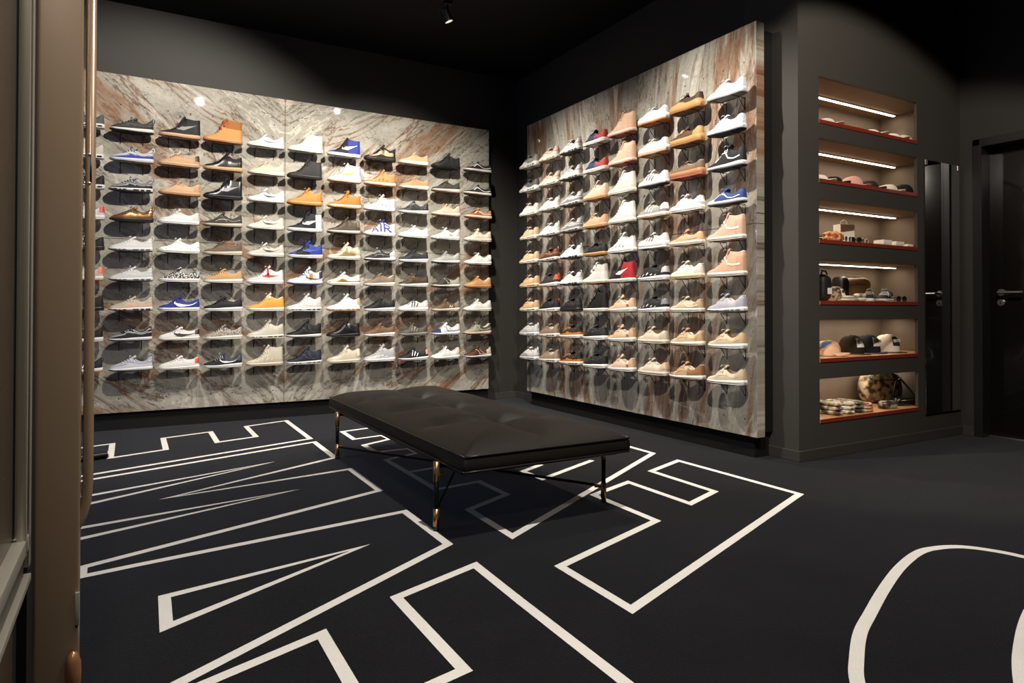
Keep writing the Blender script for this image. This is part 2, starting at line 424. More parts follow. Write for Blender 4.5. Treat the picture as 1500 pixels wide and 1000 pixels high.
LEFT = {  # column counted from the room corner -> nine shoes from the top down
 10: [wave('dark grey ridged running shoe', '#55534f', '#2c2b2a', '#2a2928', out=K),
      wave('silver and royal blue ridged running shoe', '#a9a9aa', '#e2e2e4', '#2a43a8', '#e8e8ea', '#b9b4aa'),
      wave('silver and black ridged running shoe', '#a5a5a6', '#5a5a5c', '#1c1c1e', air='#303032'),
      wave('bronze ridged running shoe, black sole', '@a77c4e', '#5c3c22', '@8a6238', '#2b2522', K),
      wave('all white ridged running shoe', '#efefec', '#d9d9d8', '#efefec', '#f2f2ef', '#55555a', air='#77787c'),
      wave('pale grey ridged running shoe', '#e2e2e0', '#c4c6c8', '#d8d9da', '#eeeeec', '#44464a', air='#666a70'),
      wave('sand and pink ridged running shoe', '#cfc3ad', '#b8ab95', '#e0b8a0', W, '#2d2d30', air='#3a3a3c'),
      wave('black ridged running shoe, white lines', '#202124', '#b9b9bb', '#17181a', '#e9e9ea', '#2b2b2e'),
      wave('silver ridged running shoe, black lining', '#c9cacd', '#8f95b8', '#d5d6da', '#ececee', '#222226', lining='#101012')],
 9: [S('black ankle-high shoe, peach sole', 'high', K, '#d9b48e', '#262628', reg='panels', out='#d2a67c', lg='tick', lgc='#6b6a6a', lace='#121213'),
     S('sand shoe with tall pale tongue', 'low', '#d6ad84', '#d8b08a', reg='', bigtongue=1, tongue='#e4d6c0', lace='#c09468', heelc='#3c2a22'),
     S('smooth sand low shoe', 'low', '#dcb48c', '#d3a679', lace='#d0a57c', out='#b98a5c'),
     S('plain white leather low shoe', 'low', '#f1f0ec', '#f3f2ee', lace='#eeeeea'),
     S('white low shoe with black flecks', 'low', '!#efeeea,#222224,95,0.24,voronoi', '#efeeea', lace='#efeeea', heelc='#cfcfcb'),
     S('black and white speckled low shoe', 'low', '!#1e1e20,#e8e6e0,120,0.42,voronoi', '#efece6', lace=K),
     S('royal blue low shoe, white tick', 'low', '#27398f', '#ecebea', lg='bigtick', lgc='#f2f2f2', lace='#2f479e', lining='#1d2c70'),
     S('white low shoe, large black tick', 'cortez', '#eeece6', '#f0eee8', lg='bigtick', lgc='#121214', lace='#efefea', heelc='#151517'),
     S('white low shoe, red heel tab', 'cortez', '#edeae4', '#efece6', lace='#efefea', heelc='#b5442c', lining='#d8d2c8')],
 8: [S('wheat boot with brown padded collar', 'boot', '#d39a58', '#d09a62', '#a86a28', reg='collar', out='#b98048', lace='#b97830', straps=[(.42, .5), (.5, .45)], strap='#a32b35'),
     S('black buckled ankle shoe, peach sole', 'mid', '*1d1d1f', '#d7ac82', '#101012', reg='collar', out='#cfa278', lace='#0f0f10', hoop='#111113'),
     S('glossy black ankle-high shoe, grey tick', 'high', '*161618', '#19191b', lg='tick', lgc='#8e8e90', lace='#101012', out='#0f0f10'),
     S('dark olive runner with pale lace cage', 'runner', '#3d372e', '#cfc5b2', lg='lines', lgc='#a9a79c', lace='#8d8b84', out='#8a7e6c'),
     S('taupe low runner, cream sole', 'runner', '#6d5b49', '#d8ccb4', lace='#5d4c3c', loop='#a08a6c'),
     S('tan knitted runner, white sole', 'knit', '#c9a06e', '#ebe7de', lace='#c09562', loop='#c09562'),
     S('black knitted runner, scalloped white sole', 'knit', '#141415', '#ecebe8', lace='#0e0e0f', loop=K),
     S('multicoloured woven runner, white sole', 'knit', '!#8f8a82,#3f4352,160,0.45,noise,#b9a07c', '#e6e2da', lace='#3b4252', loop='#2e4a8c'),
     S('black and navy runner, white tick', 'runner', '#1a1c22', '#e9e8e6', '#39425c', reg='collar', lg='tick', lgc='#ececea', lace='#c8c8c8', heelc='#2b3550')],
 7: [S('white low runner, small grey tick', 'runner', '#eeede8', '#efeee9', lg='tick', lgc='#77777a', lace='#efefec', out='#d8d8d4'),
     S('cream low runner, ribbed cream sole', 'runner', '#d6c7ac', '#e4dcc8', lace='#d8ccb4', out='#efe8da'),
     S('white runner, grey stripes, black tick', 'runner', '#e9e7e2', '#eeede9', '#8e8c88', reg='eye', lg='tick', lgc='#121214', lace='#dcdad6'),
     S('cream striped runner, black tick', 'runner', '#ddd5c2', '#ebe7db', '#a89f90', reg='eye', lg='tick', lgc='#161514', lace='#d9d0bc'),
     S('grey and cream runner, black tick', 'runner', '#cfc8b8', '#e9e6dc', '#8d867b', reg='eye', lg='tick', lgc='#161514', lace='#d9d0bc'),
     S('white ankle-high shoe, red strap and tick', 'mid', '#e6e5e2', '#efeeea', '#cfcfcf', reg='toe', lg='tick', lgc='#a8301f', lace='#e9e9e6', straps=[(.57, .6)], strap='#a8301f', lining='#8fa6c0'),
     S('amber ankle shoe, white collar', 'mid', '!#d8942f,#a96a1c,150,0.2,voronoi', '#efe9dd', lace='#e8e0d0', tongue='#e9e2d4', straps=[(.60, .25)], strap='#e9e4d8', lining='#e9e4d8'),
     S('cream chunky trainer, jagged sole', 'mid', '#dcd6c6', '#e6e0d2', '#cdc5b2', reg='panels', lg='lines', lgc='#c6bda8', lace='#e4dece', air='#4a4844'),
     S('cream quilted ankle-high shoe', 'high', '#d9d0bb', '#dcd3c0', '#cfc4ac', reg='mud', out='#c9a27c', lg='bubbles', lgc='#cfc5ae', lace='#d8cfba')],
 6: [S('plain cream-white ankle-high shoe', 'high', '#e6dfd1', '#e9e3d6', lace='#e3dccd'),
     S('plain black ankle-high shoe', 'high', '#232223', '#1d1c1d', '#2a2929', reg='panels', lace='#151515'),
     S('wheat suede low shoe', 'mid', '#c78a42', '#cf9856', '#bb7e38', reg='panels', out='#c08c50', lace='#c28844'),
     S('black and white ankle shoe, white tick', 'high', '#17181a', '#ecebe8', '#d9d9d8', reg='heel', lg='tick', lgc='#f0f0ee', lace='#101012'),
     S('black and royal blue ankle shoe', 'mid', '#1a1b20', '#e6e6e6', '#2a3f9e', reg='split', lg='tick', lgc='#3a4fae', lace='#2f46a6', tongue='#2a3f9e'),
     S('white and blue shoe with orange tag', 'mid', '#e9e9e7', '#ebebea', '#e1e1e0', '#d9d9d8', 'mud', '#23398c', lg='cross', lgc='#1c1e24', lace='#33479a', fin='#e8762c', heelc='#23252c'),
     S('all white ankle shoe, dark heel vent', 'mid', '#eceae5', '#efede8', lg='cross', lgc='#dcdad6', lace='#e8e6e2', air='#4c4c4e'),
     S('black ankle shoe, black and white sole', 'mid', '#161617', '#e4e2de', '#0f0f10', reg='panels', out='#222222', lg='cross', lgc='#39393b', lace='#0e0e0f'),
     S('dark navy ankle shoe, white sole', 'mid', '#1d2230', '#e6e4e2', '#272c3c', reg='panels', out='#c8c8c8', lg='cross', lgc='#394058', lace='#1b1f2b', air='#6a6a6e')],
 5: [S('black and blue ankle-high shoe, white tick', 'high', '#15161c', '#e8e7e4', '#24358e', reg='split', lg='tick', lgc='#f2f2f2', lace='#17181c') ,
     S('grey-white ankle shoe, orange tick', 'high', '#cfd0d4', '#e6e2dc', '#e7e7e8', reg='panels', out='#cf9f7c', lg='tick', lgc='#d58a34', lace='#e8e8e6', heelc='#8e93b8'),
     S('wheat suede shoe, white wave sole', 'mid', '#bd7f35', '#e6ddcb', '#b57428', reg='panels', out='#c89a60', lace='#a86a28', hoop='#b87a30'),
     S('olive brown ankle shoe, clear sole', 'mid', '#5a4d3a', '#d6d2c8', '#4b402f', reg='panels', out='#57503f', lg='lines', lgc='#3b3428', lace='#3c3528', heelc='#6b5f48'),
     S('metallic gold and white ankle shoe', 'mid', '@d8b98a', '#e9e3d6', '#e8dcc8', reg='panels', lg='cross', lgc='@c79a5c', lace='#ead9ba'),
     S('white shoe with gold toe band', 'low', '#ecebe6', '#f0eee8', '@c59a62', '#c99e66', 'mud', lace='#efeeea', out='#e4e0d6'),
     S('white pebbled shoe, tan wave sole', 'mid', '!#eeece6,#d9d5cc,140,0.3,voronoi', '#e9e4da', out='#c08a58', lace='#eeece6', tongue='#eeece6', heelc='#d9a06c', air='#b27a48'),
     S('all black ankle shoe, black sole', 'mid', '*161616', '#171717', '#0f0f10', reg='panels', out='#3b3226', lace='#111111', lg='lines', lgc='#2c2c2e'),
     S('cream leather ankle shoe, cream sole', 'mid', '#ded5bf', '#e2dac6', lace='#dcd3bd', tongue='#e0d8c4', heelc='#d5cbb4')],
 4: [S('black shoe with copper ribbed shell', 'mid', '#1a1817', '#231f1c', '@c79a72', reg='foam', out='#2b211a', lace='#141313', loop=K, lg='lines', lgc='@d9b08a'),
     S('tan chunky shoe, white bubble sole', 'mid', '#c9955c', '#e9e1d2', '#be884e', reg='panels', out='#c39058', lg='bubbles', lgc='#7c532c', lace='#c28c52'),
     S('white chunky shoe, bubble sole', 'mid', '#eeeeec', '#efefed', '#e4e4e2', reg='panels', out='#dedede', lg='bubbles', lgc='#8c8c90', lace='#e6e6e6'),
     S('white shoe with huge blue lettering', 'mid', '#eceae6', '#ecebe8', lg='word', lgc='#2a3a96', lace='#e8e8e8', out='#dcdcda', tongue='#2a3a96'),
     S('black and white striped-lace runner', 'runner', '#2a2a2c', '#eceae6', '#d5d5d4', reg='heel', lg='lines', lgc='#8c8c8e', lace='#e6e6e4', out='#222224'),
     S('taupe suede runner, white sole', 'knit', '#8b7660', '#ebe8e2', lace='#7f6b56', loop='#5d4c3e'),
     S('black laced runner, white sole', 'knit', '#121213', '#f0efec', lace='#2a2a2c', loop=K),
     S('brown knitted runner, white sole', 'knit', '#7a5c41', '#edebe6', lace='#6d513a', loop='#7a5c41'),
     S('light grey knitted runner, white sole', 'mid', '#b9b9bb', '#eeeeec', '#d4d4d4', reg='mud', lg='bubbles', lgc='#dededc', lace='#dddddd', loop='#8d8d90')],
 3: [S('peach knitted runner, white wedge sole', 'knit', '#dfb48c', '#efe9e0', lg='lines', lgc='#d0a078', lace='#d6a880', out='#e6ded2'),
     S('sand knitted runner, white wedge sole', 'knit', '#d2a478', '#efe9e0', lg='lines', lgc='#b98a5c', lace='#c99a70', out='#e6ded2'),
     S('black shoe with white fleck laces', 'runner', '!#1c1c1d,#c8c8c6,170,0.16,voronoi', '#efeeea', lace='#b9b9b7', out='#e2e2de'),
     S('white low runner, bubbled sole', 'knit', '#eae9e5', '#efeeea', lg='lines', lgc='#d6d5d2', lace='#e6e6e3'),
     S('charcoal runner, white wedge sole', 'knit', '#2a2b2d', '#eeedeb', lace='#242527', lg='lines', lgc='#36383a'),
     S('dark brown runner, white wedge sole', 'knit', '#4a3524', '#efece6', lace='#a58a6c', lg='lines', lgc='#5c432e'),
     S('pale grey runner with black stripes', 'knit', '#d9d8d6', '#efeeec', lg='three', lgc='#1a1a1c', lace='#2a2a2c', tongue='#2a2a2c', out='#e4e4e2'),
     S('olive grey runner, grey sole', 'runner', '#5c574c', '#8c877c', '#4b473e', reg='panels', lg='three', lgc='#8a8577', lace='#77736a', out='#6c6e88'),
     S('black runner with three white stripes', 'runner', '#17181a', '#efeeec', '#e4e4e4', reg='', lg='three', lgc='#efefed', lace='#101012', heelc='#e0906c', out='#c8c8ca')],
 2: [S('black quilted ankle shoe', 'mid', '#1e1d1c', '#171615', '#2a2826', reg='panels', lace='#121211', out='#121211'),
     S('dark olive low runner, cream sole', 'knit', '#47443a', '#e9e3d8', lg='lines', lgc='#5c584c', lace='#39362e', out='#b99a7c'),
     S('pale peach low shoe, white sole', 'runner', '#dfc4aa', '#eee6dc', '#d6b496', reg='panels', lace='#e4ccb4', out='#c8906c'),
     S('white runner with grey letter', 'runner', '#e2e2e2', '#efeeec', lg='letter', lgc='#7d8086', lace='#e9e9e8', loop='#d0d0d0'),
     S('light grey runner, white sole', 'runner', '#b2b1ab', '#eceae4', '#a09f98', reg='panels', lace='#a8a7a0', out='#33302c'),
     S('charcoal and cream runner', 'runner', '#3a3733', '#e9e4d8', '#a8a294', '#2f2c29', 'split', lace='#6f6a60', lg='cross', lgc='#cfc9ba', out='#2b2825'),
     S('olive brown runner with pale letter', 'runner', '#6a563e', '#e6dfd0', '#8c8270', reg='heel', lg='letter', lgc='#cfc9bc', lace='#4f4330', out='#c9a27c'),
     S('navy and white runner', 'runner', '#e1e3e6', '#eceae6', '#23316a', '#23316a', 'toe', lg='cross', lgc='#1f2a52', lace='#e9e9e9', out='#8c93a8'),
     S('white runner with peach heel', 'runner', '#e9e7e3', '#eeece8', lace='#e9e9e6', heelc='#dcae90', out='#cfc8bc')],
 1: [S('black canvas shoe, white side stripe', 'court', '#232326', '#eae8e2', lg='side', lgc='#e9e7e0', lace='#e2e0da', out='#77604c'),
     S('charcoal suede shoe, white side stripe', 'court', '#2e2f34', '#eae8e2', lg='side', lgc='#e9e7e0', lace='#d9d7d0', out='#77604c'),
     S('rust orange shoe, white side stripe', 'court', '#a8602e', '#ece6da', '#b98a50', reg='collar', lg='side', lgc='#efe8da', lace='#7c3a24', out='#b98a60'),
     S('cream ruffled chunky runner', 'runner', '#ddd2bd', '#e9e3d6', '#cfc2aa', reg='panels', lg='lines', lgc='#f0e8da', lace='#efe8da', hoop='#ddd2bd', air='#a89c86'),
     S('white leather low runner', 'runner', '#eae8e3', '#efedea', lace='#eeece8', out='#dedbd4', heelc='#dcd9d2'),
     S('tan leather low runner, gum sole', 'runner', '#cf9a66', '#c98f58', lace='#c69058', out='#b07a44'),
     S('white low runner, cream sole', 'runner', '#ebe8e1', '#e9e4d8', lace='#eeece8', out='#dfd6c4', lining='#cfc4ae'),
     S('stone runner with red sole block', 'runner', '#a39a86', '#d9d2c2', '#4a4438', reg='collar', lg='cross', lgc='#3a352c', lace='#cfc6b2', out='#b5432c'),
     S('maroon and cream runner', 'runner', '#5a2a1e', '#e4dfd4', '#c8bfa8', '#5a2a1e', 'heel', lg='cross', lgc='#d9cfba', lace='#3c2018', out='#2c3a66')],
 11: [S('grey mesh runner, white sole', 'runner', '#5a5a5a', '#e8e6e2', lace='#4a4a4a', air='#333336'),
      S('cream runner, black heel vents', 'runner', '#d9d0c0', '#efece6', lace='#d9d0c0', air='#222224'),
      S('black runner, white heel lines', 'runner', '#19191b', '#e9e8e6', lg='three', lgc='#e4e4e4', lace='#19191b', air='#2a2a2c'),
      S('white runner, red heel patch', 'runner', '#e9e7e3', '#efeeea', lace='#eeeeee', heelc='#c2352a'),
      S('black shoe, white side stripes', 'low', '#17171a', '#232325', lg='three', lgc='#e4e4e4', lace='#111113'),
      S('pale runner with orange heel', 'runner', '#d6d0c6', '#ebe9e4', lace='#d6d0c6', heelc='#d9694a', out='#e28a60'),
      S('black shoe with rust lining', 'mid', '#191716', '#1c1a19', lace='#161514', lining='#8a4a2c', hoop='#111111'),
      S('black shoe, white heel block', 'runner', '#171718', '#e9e8e5', lace='#141415', out='#dcdcda'),
      S('navy striped runner, orange sole', 'runner', '#20242e', '#e9e6e0', lg='three', lgc='#e6e6e4', lace='#e0e0de', out='#c8562c', loop='#3a3f4c')],
}
RIGHT = {
 1: [S('grey and white runner, black collar', 'runner', '#8f8b84', '#ece9e2', '#e0dcd4', reg='mud', lace='#4a4846', air='#55534f'),
     S('charcoal and white runner, black collar', 'runner', '#5c5a56', '#ece9e2', '#c8c4bc', reg='mud', lace='#2c2b2a', air='#55534f'),
     S('cream-white low runner', 'runner', '#e6dfd2', '#efeae0', lace='#eae4d8', air='#a8a296'),
     S('peach low runner, cream sole', 'runner', '#e0bd98', '#efe6d8', lace='#e9dcc8', air='#a8937a'),
     S('light sand low runner, cream sole', 'runner', '#dfc09a', '#efe6d8', lace='#e6d4b8', air='#a8937a'),
     S('tan low runner, tan sole', 'runner', '#dcb68c', '#e3c49e', lace='#d8b288', air='#7a6a56'),
     S('tan low runner, white vented sole', 'runner', '#d9b184', '#ebe0d0', lace='#d2aa7c', air='#7a6a56', hoop='#6a5644'),
     S('silver-white pointed runner', 'wave', '#c9c8c5', '#e4e2de', '#b5b3b0', reg='mud', loop='#e8e6e2', air='#77757a'),
     S('white and grey pointed runner', 'wave', '#d6d4d0', '#e6e4df', '#a3a19e', reg='mud', loop='#e8e6e2', air='#77757a')],
 2: [wave('pink and cream ridged runner', '#dfd0bc', '#c08c78', '#e6d8c6', '#ebe3d6', '#b9a890', air='#8c7c6c'),
     wave('blush and cream ridged runner', '#e0cdb8', '#c48f7a', '#e3d2bf', '#ebe3d6', '#b9a890', air='#8c7c6c'),
     wave('cream-white ridged runner', '#e9e4d9', '#c8c2b6', '#e9e4d9', '#eee9df', '#a8a296', air='#8c867c'),
     wave('white ridged runner, vented sole', '#eae8e2', '#cfccc5', '#e6e3dc', '#eeebe4', '#a8a49c', air='#55524e'),
     wave('brown and rust ridged runner', '#6a4430', '#a86848', '#5a3826', '#e9e4da', '#a8a296', air='#77706a'),
     S('dark olive runner, red heel loop', 'runner', '#3a352c', '#e8e4dc', lace='#3a352c', loop='#c0522c', heelc='#b8482c'),
     S('black runner, red heel loop', 'runner', '#1b1a19', '#e8e5df', lace='#191817', loop='#b8452a', air='#8c8a86'),
     S('taupe knitted runner, curled loop', 'wave', '#8f7a66', '#e6e0d6', lace='#8a7560', loop='#8a7560', air='#55504a'),
     S('mushroom brown runner, vented sole', 'wave', '#9a8570', '#e6e0d6', lace='#8a7560', loop='#7a6654', air='#55504a')],
 3: [wave('white and grey ridged runner, black loop', '#dedbd4', '#9c9994', '#e6e3dc', '#dedad2', '#3c3a38', air='#444240', lining='#151515'),
     wave('pale grey ridged runner, black loop', '#d5d2cc', '#9c9994', '#e0ddd6', '#dedad2', '#3c3a38', air='#444240', lining='#151515'),
     wave('silver-grey ridged runner, dark toe sole', '#dad9d6', '#9a9996', '#8c8a86', '#c8c6c2', '#55524e', air='#444240'),
     wave('grey ridged runner, dark toe sole', '#cac9c7', '#8e8d8a', '#85837f', '#bdbbb7', '#55524e', air='#444240'),
     wave('bright white ridged runner, dark vents', '#ecebe8', '#d2d1ce', '#e8e7e4', '#e8e6e2', '#2c2b2a', air='#222122', lining='#17181a'),
     wave('bright silver ridged runner, black outsole', '#dfdedc', '#b5b4b2', '#e4e3e0', '#e4e2de', '#1c1b1b', air='#222122', lining='#17181a'),
     wave('all black ridged runner', '#1c1b1b', '#2c2b2b', '#151414', '#191818', '#111111'),
     wave('black and orange runner, white sole', '#1b1a19', '#2a2724', '#c8782a', '#e8e5df', '#c8c4bc', lining='#3c342a'),
     wave('black and amber runner, vented sole', '#1d1b19', '#2f2a26', '#c27a30', '#e6e2da', '#b5b0a6', air='#6a6660')],
 4: [S('navy and red shoe, white sole', 'low', '#2a3048', '#e9e3d8', '#b03a30', '#d8937a', 'split', lg='letter', lgc='#2a3a8c', lace='#26304c', tongue='#22283c'),
     S('dark blue and red low shoe', 'low', '#2c3a5c', '#e9e3d8', '#b4402f', '#dfa086', 'split', lg='letter', lgc='#2a3a8c', lace='#26304c', tongue='#22283c'),
     S('pale peach ankle shoe, gum sole', 'mid', '#e6cdb2', '#cf9c68', '#e0c4a6', reg='panels', lace='#e0c4a6', out='#c28c58'),
     S('tan low shoe, gum sole', 'low', '#d8b08c', '#d8a878', '#cfa27c', reg='heel', lace='#cfa27c', out='#c08c5c'),
     S('black low shoe, gum sole', 'court', '#1a1918', '#cf9c62', lace='#151413', out='#b98248'),
     S('white laced boot, gum sole', 'high', '#e6e1d8', '#e0d9ca', '#d6d0c4', reg='collar', out='#c98f4e', lace='#3a3836', straps=[(.46, .5), (.54, .4)], strap='#cfcac0'),
     S('black strapped boot, brown toe', 'high', '#17130f', '#e8e2d6', '#4a3626', '#4a3a28', 'toe', lace='#151210', straps=[(.42, .6), (.48, .5), (.55, .4)], strap='#111012'),
     S('black knitted runner, white sole', 'knit', '#1c1c1c', '#eceae5', '#2c2b2a', reg='panels', lace='#262625', lg='lines', lgc='#3a3938'),
     S('black ribbed runner, thick white sole', 'knit', '#181818', '#eceae5', '#222222', reg='mud', lace='#2a2928', lg='lines', lgc='#444240')],
 5: [S('peach ankle-high shoe, red midsole edge', 'high', '#e2bb9c', '#e6cdb5', '#dcb090', reg='panels', out='#b8604c', lace='#dcb294', lg='bubbles', lgc='#d6a688'),
     S('blush ankle-high shoe, ribbed side', 'high', '#e4c0a4', '#e9d2bc', '#dcb494', reg='panels', out='#c07460', lace='#dcb294', lg='lines', lgc='#dcb092'),
     S('cream ankle-high shoe, red collar', 'high', '#e8e0d2', '#ece5d8', '#ded4c4', reg='mud', lace='#e4dccb', lining='#b8442c', lg='lines', lgc='#ded5c4'),
     S('white quilted ankle-high shoe', 'high', '#eae7e1', '#eeebe5', '#dedad2', reg='mud', lace='#e8e5de', out='#cfc3b0', lg='lines', lgc='#d9d5cc'),
     S('white chunky shoe, ringed sole', 'mid', '#eeedea', '#efeeeb', '#e4e3df', reg='panels', lace='#e6e5e1', lg='bubbles', lgc='#9a9996', air='#c8c7c4'),
     S('black and red ankle-high shoe', 'high', '#18171a', '#ebe7e0', '#b3262e', '#18171a', 'split', lg='tick', lgc='#efe9e0', lace='#101010', tongue='#17161a', out='#c8c4bc'),
     S('blush strapped runner, loop collar', 'runner', '#e2bf9f', '#efeae2', '#d9b292', reg='heel', lace='#e2bf9f', hoop='#d8b090', strap='#dcb696', straps=[(.86, .6)]),
     S('sand strapped runner, white sole', 'runner', '#dfb996', '#efeae2', '#d2aa88', reg='heel', lace='#dfb996', hoop='#d0a684', strap='#d9b190', straps=[(.86, .6)]),
     S('peach strapped runner, scalloped sole', 'runner', '#e3c2a4', '#f0ebe3', '#d8b496', reg='heel', lace='#e0bd9e', hoop='#d2aa88', strap='#dcb696', straps=[(.86, .6)])],
 6: [S('white ruffled platform shoe, gum underside', 'plat', '#efeeea', '#efeeea', out='#b9733a', lace='#f2f1ee'),
     S('white platform shoe, peach underside', 'plat', '#eae7e0', '#eae5dc', out='#cf9468', lace='#f0eee8', lining='#cfa688'),
     S('white shoe with three black stripes', 'low', '#ecebe8', '#e9e7e2', lg='three', lgc='#1a1a1b', lace='#f0efec', out='#2a2928'),
     S('grey shoe with three white stripes', 'low', '#a19d94', '#ebe7de', '#d6d3cb', reg='', lg='three', lgc='#efeeea', lace='#b0aca2', out='#c99a6c', heelc='#dedbd4'),
     S('black and white striped wide-sole shoe', 'plat', '#dcdad6', '#ebe9e4', '#3a3835', '#3a3835', 'eye', lg='three', lgc='#3a3836', lace='#55534f', out='#e4e2dd'),
     S('black runner, silver flank, white sole', 'knit', '#1b1a1a', '#eeece8', '#8f8e8d', reg='', lg='bubbles', lgc='#d6d4d0', lace='#2c2b2b', heelc='#a8a7a6'),
     S('black runner, grey eyelets, white sole', 'knit', '#1d1c1c', '#eeece8', '#a09f9d', reg='', lg='bubbles', lgc='#bfbdb9', lace='#3c3b3a', heelc='#77757a'),
     S('smooth cream low shoe', 'low', '#e3d3ba', '#e3d4bc', lace='#dfceb2', lining='#6a4a34'),
     S('ivory low shoe, thick cream sole', 'low', '#e6d8c2', '#ddd0ba', lace='#e2d4bc', heelc='#c8a888')],
 7: [S('brown platform shoe, chunky gum sole', 'plat', '#4a3626', '#c8975c', '#c59a68', reg='mud', out='#8c5f34', lace='#55402c', hoop='#3a2a1e'),
     S('tan-strapped platform shoe, gum sole', 'plat', '#5a4330', '#c8955a', '#c39560', reg='heel', out='#8a5c32', lace='#4c3826', hoop='#3a2a1e', strap='#b98a58', straps=[(.44, .6)]),
     S('taupe platform shoe, brick red sole', 'plat', '#7c6650', '#b87a50', out='#a04f3c', lace='#6a5542'),
     S('white leather shoe, high heel tab', 'low', '#ecebe6', '#efede8', '#e2e0da', reg='panels', lace='#f0efec', heelc='#e4e2dc'),
     S('peach canvas shoe, cream sole', 'court', '#dcae86', '#ebe3d4', lg='side', lgc='#d09c74', lace='#5c3c2a', lining='#a85c48', out='#d9cdb8'),
     S('cream-white low shoe, tan edge', 'low', '#e9e5da', '#dcc9a8', lace='#e6e2d8', out='#d0b68c', lining='#cfc6b4'),
     S('beige canvas shoe, white stripe', 'court', '#d2bb98', '#ebe4d6', '#b9a07c', reg='heel', lg='side', lgc='#efe9dc', lace='#c9b08c', out='#d6ccba'),
     S('beige and tan mesh runner', 'runner', '#dcc29c', '#f0ede6', '#c8a27a', reg='panels', lace='#dcc6a4', lg='lines', lgc='#b8946c', out='#a8855c'),
     S('tan mesh runner, brown toe', 'runner', '#cfae88', '#f0ede6', '#9c6c44', '#a87c54', 'split', lace='#cfb08c', lg='lines', lgc='#b08a62', out='#8a6240')],
 8: [S('white ruffled wedge shoe', 'knit', '#efeeeb', '#efeeeb', lace='#f2f1ee', out='#9a9894', lg='lines', lgc='#dcdbd8'),
     S('white and pale blue knitted runner', 'knit', '!#dfe4ee,#7a96cc,120,0.34,voronoi', '#eceef0', lace='#c8d4ea', out='#1e2430'),
     S('black canvas ankle shoe, white stripe', 'mid', '#1f1e20', '#ebe8e2', '#2a292b', reg='toe', lg='side', lgc='#efece6', lace='#efece6', out='#3a3c46'),
     S('blue low shoe, white stripe', 'court', '#33488a', '#e9e7e2', '#c9cfdf', reg='toe', lg='side', lgc='#efece6', lace='#8c98c0', out='#3a3c46'),
     S('pink ribbed ankle shoe, dotted sole', 'high', '#e6bda4', '#efe6dc', '#dcae94', reg='', lg='side', lgc='#f0dccc', lace='#e6c2aa', out='#d9cec0'),
     S('peach ribbed ankle shoe, white sole', 'high', '#e3b494', '#f0e8de', '#dda684', reg='', lg='side', lgc='#efd2bc', lace='#e2b89a', out='#d9cec0'),
     S('lavender grey knitted runner', 'runner', '#bdbac4', '#f0efec', '#b0adb8', reg='', lace='#c8c6ce', out='#4a4846', air='#8c8a88'),
     S('oatmeal runner, ridged white sole', 'runner', '#dcc5a4', '#f0eee8', '#cfb48e', reg='heel', lace='#dcc8aa', lg='lines', lgc='#cdb592', lining='#6a4c38'),
     S('pale beige runner, ridged white sole', 'runner', '#dfcdb2', '#f0eee8', '#d0b998', reg='heel', lace='#dfcfb6', lg='lines', lgc='#d2bd9c', lining='#8a6c54')],
}
ORD = ['first', 'second', 'third', 'fourth', 'fifth', 'sixth', 'seventh', 'eighth', 'ninth', 'tenth', 'eleventh']
LX = {1: 2.92, 2: 2.582, 3: 2.257, 4: 1.935, 5: 1.610, 6: 1.277, 7: .960, 8: .636, 9: .322, 10: -.002, 11: -.322}
RY = {1: 5.36, 2: 5.02, 3: 4.68, 4: 4.335, 5: 4.0, 6: 3.650, 7: 3.315, 8: 2.972}
ROWZ = [2.252 - .2245 * k for k in range(9)]
YL, XR = 5.870, 3.338
def place(side):
    D = LEFT if side == 'left' else RIGHT
    rng = random.Random(3 if side == 'left' else 5)
    for c, rows in D.items():
        for r, (look, spec) in enumerate(rows):
            where = f'{"top row" if r == 0 else "bottom row" if r == 8 else ORD[r] + " from top"}, {ORD[c-1]} column from corner, {side} wall'
            z = ROWZ[r]; jit = math.radians(rng.uniform(-1.6, 1.6)); d = rng.uniform(-.004, .004)
            if side == 'left': loc, rz = (LX[c] + d, YL - .083, z), jit
            else: loc, rz = (XR - .083, RY[c] + d, z), -PI / 2 + jit
            make_shoe(spec, 'sneaker', loc, rz, look + ', ' + where, f'sneakers on the {side} stone wall')
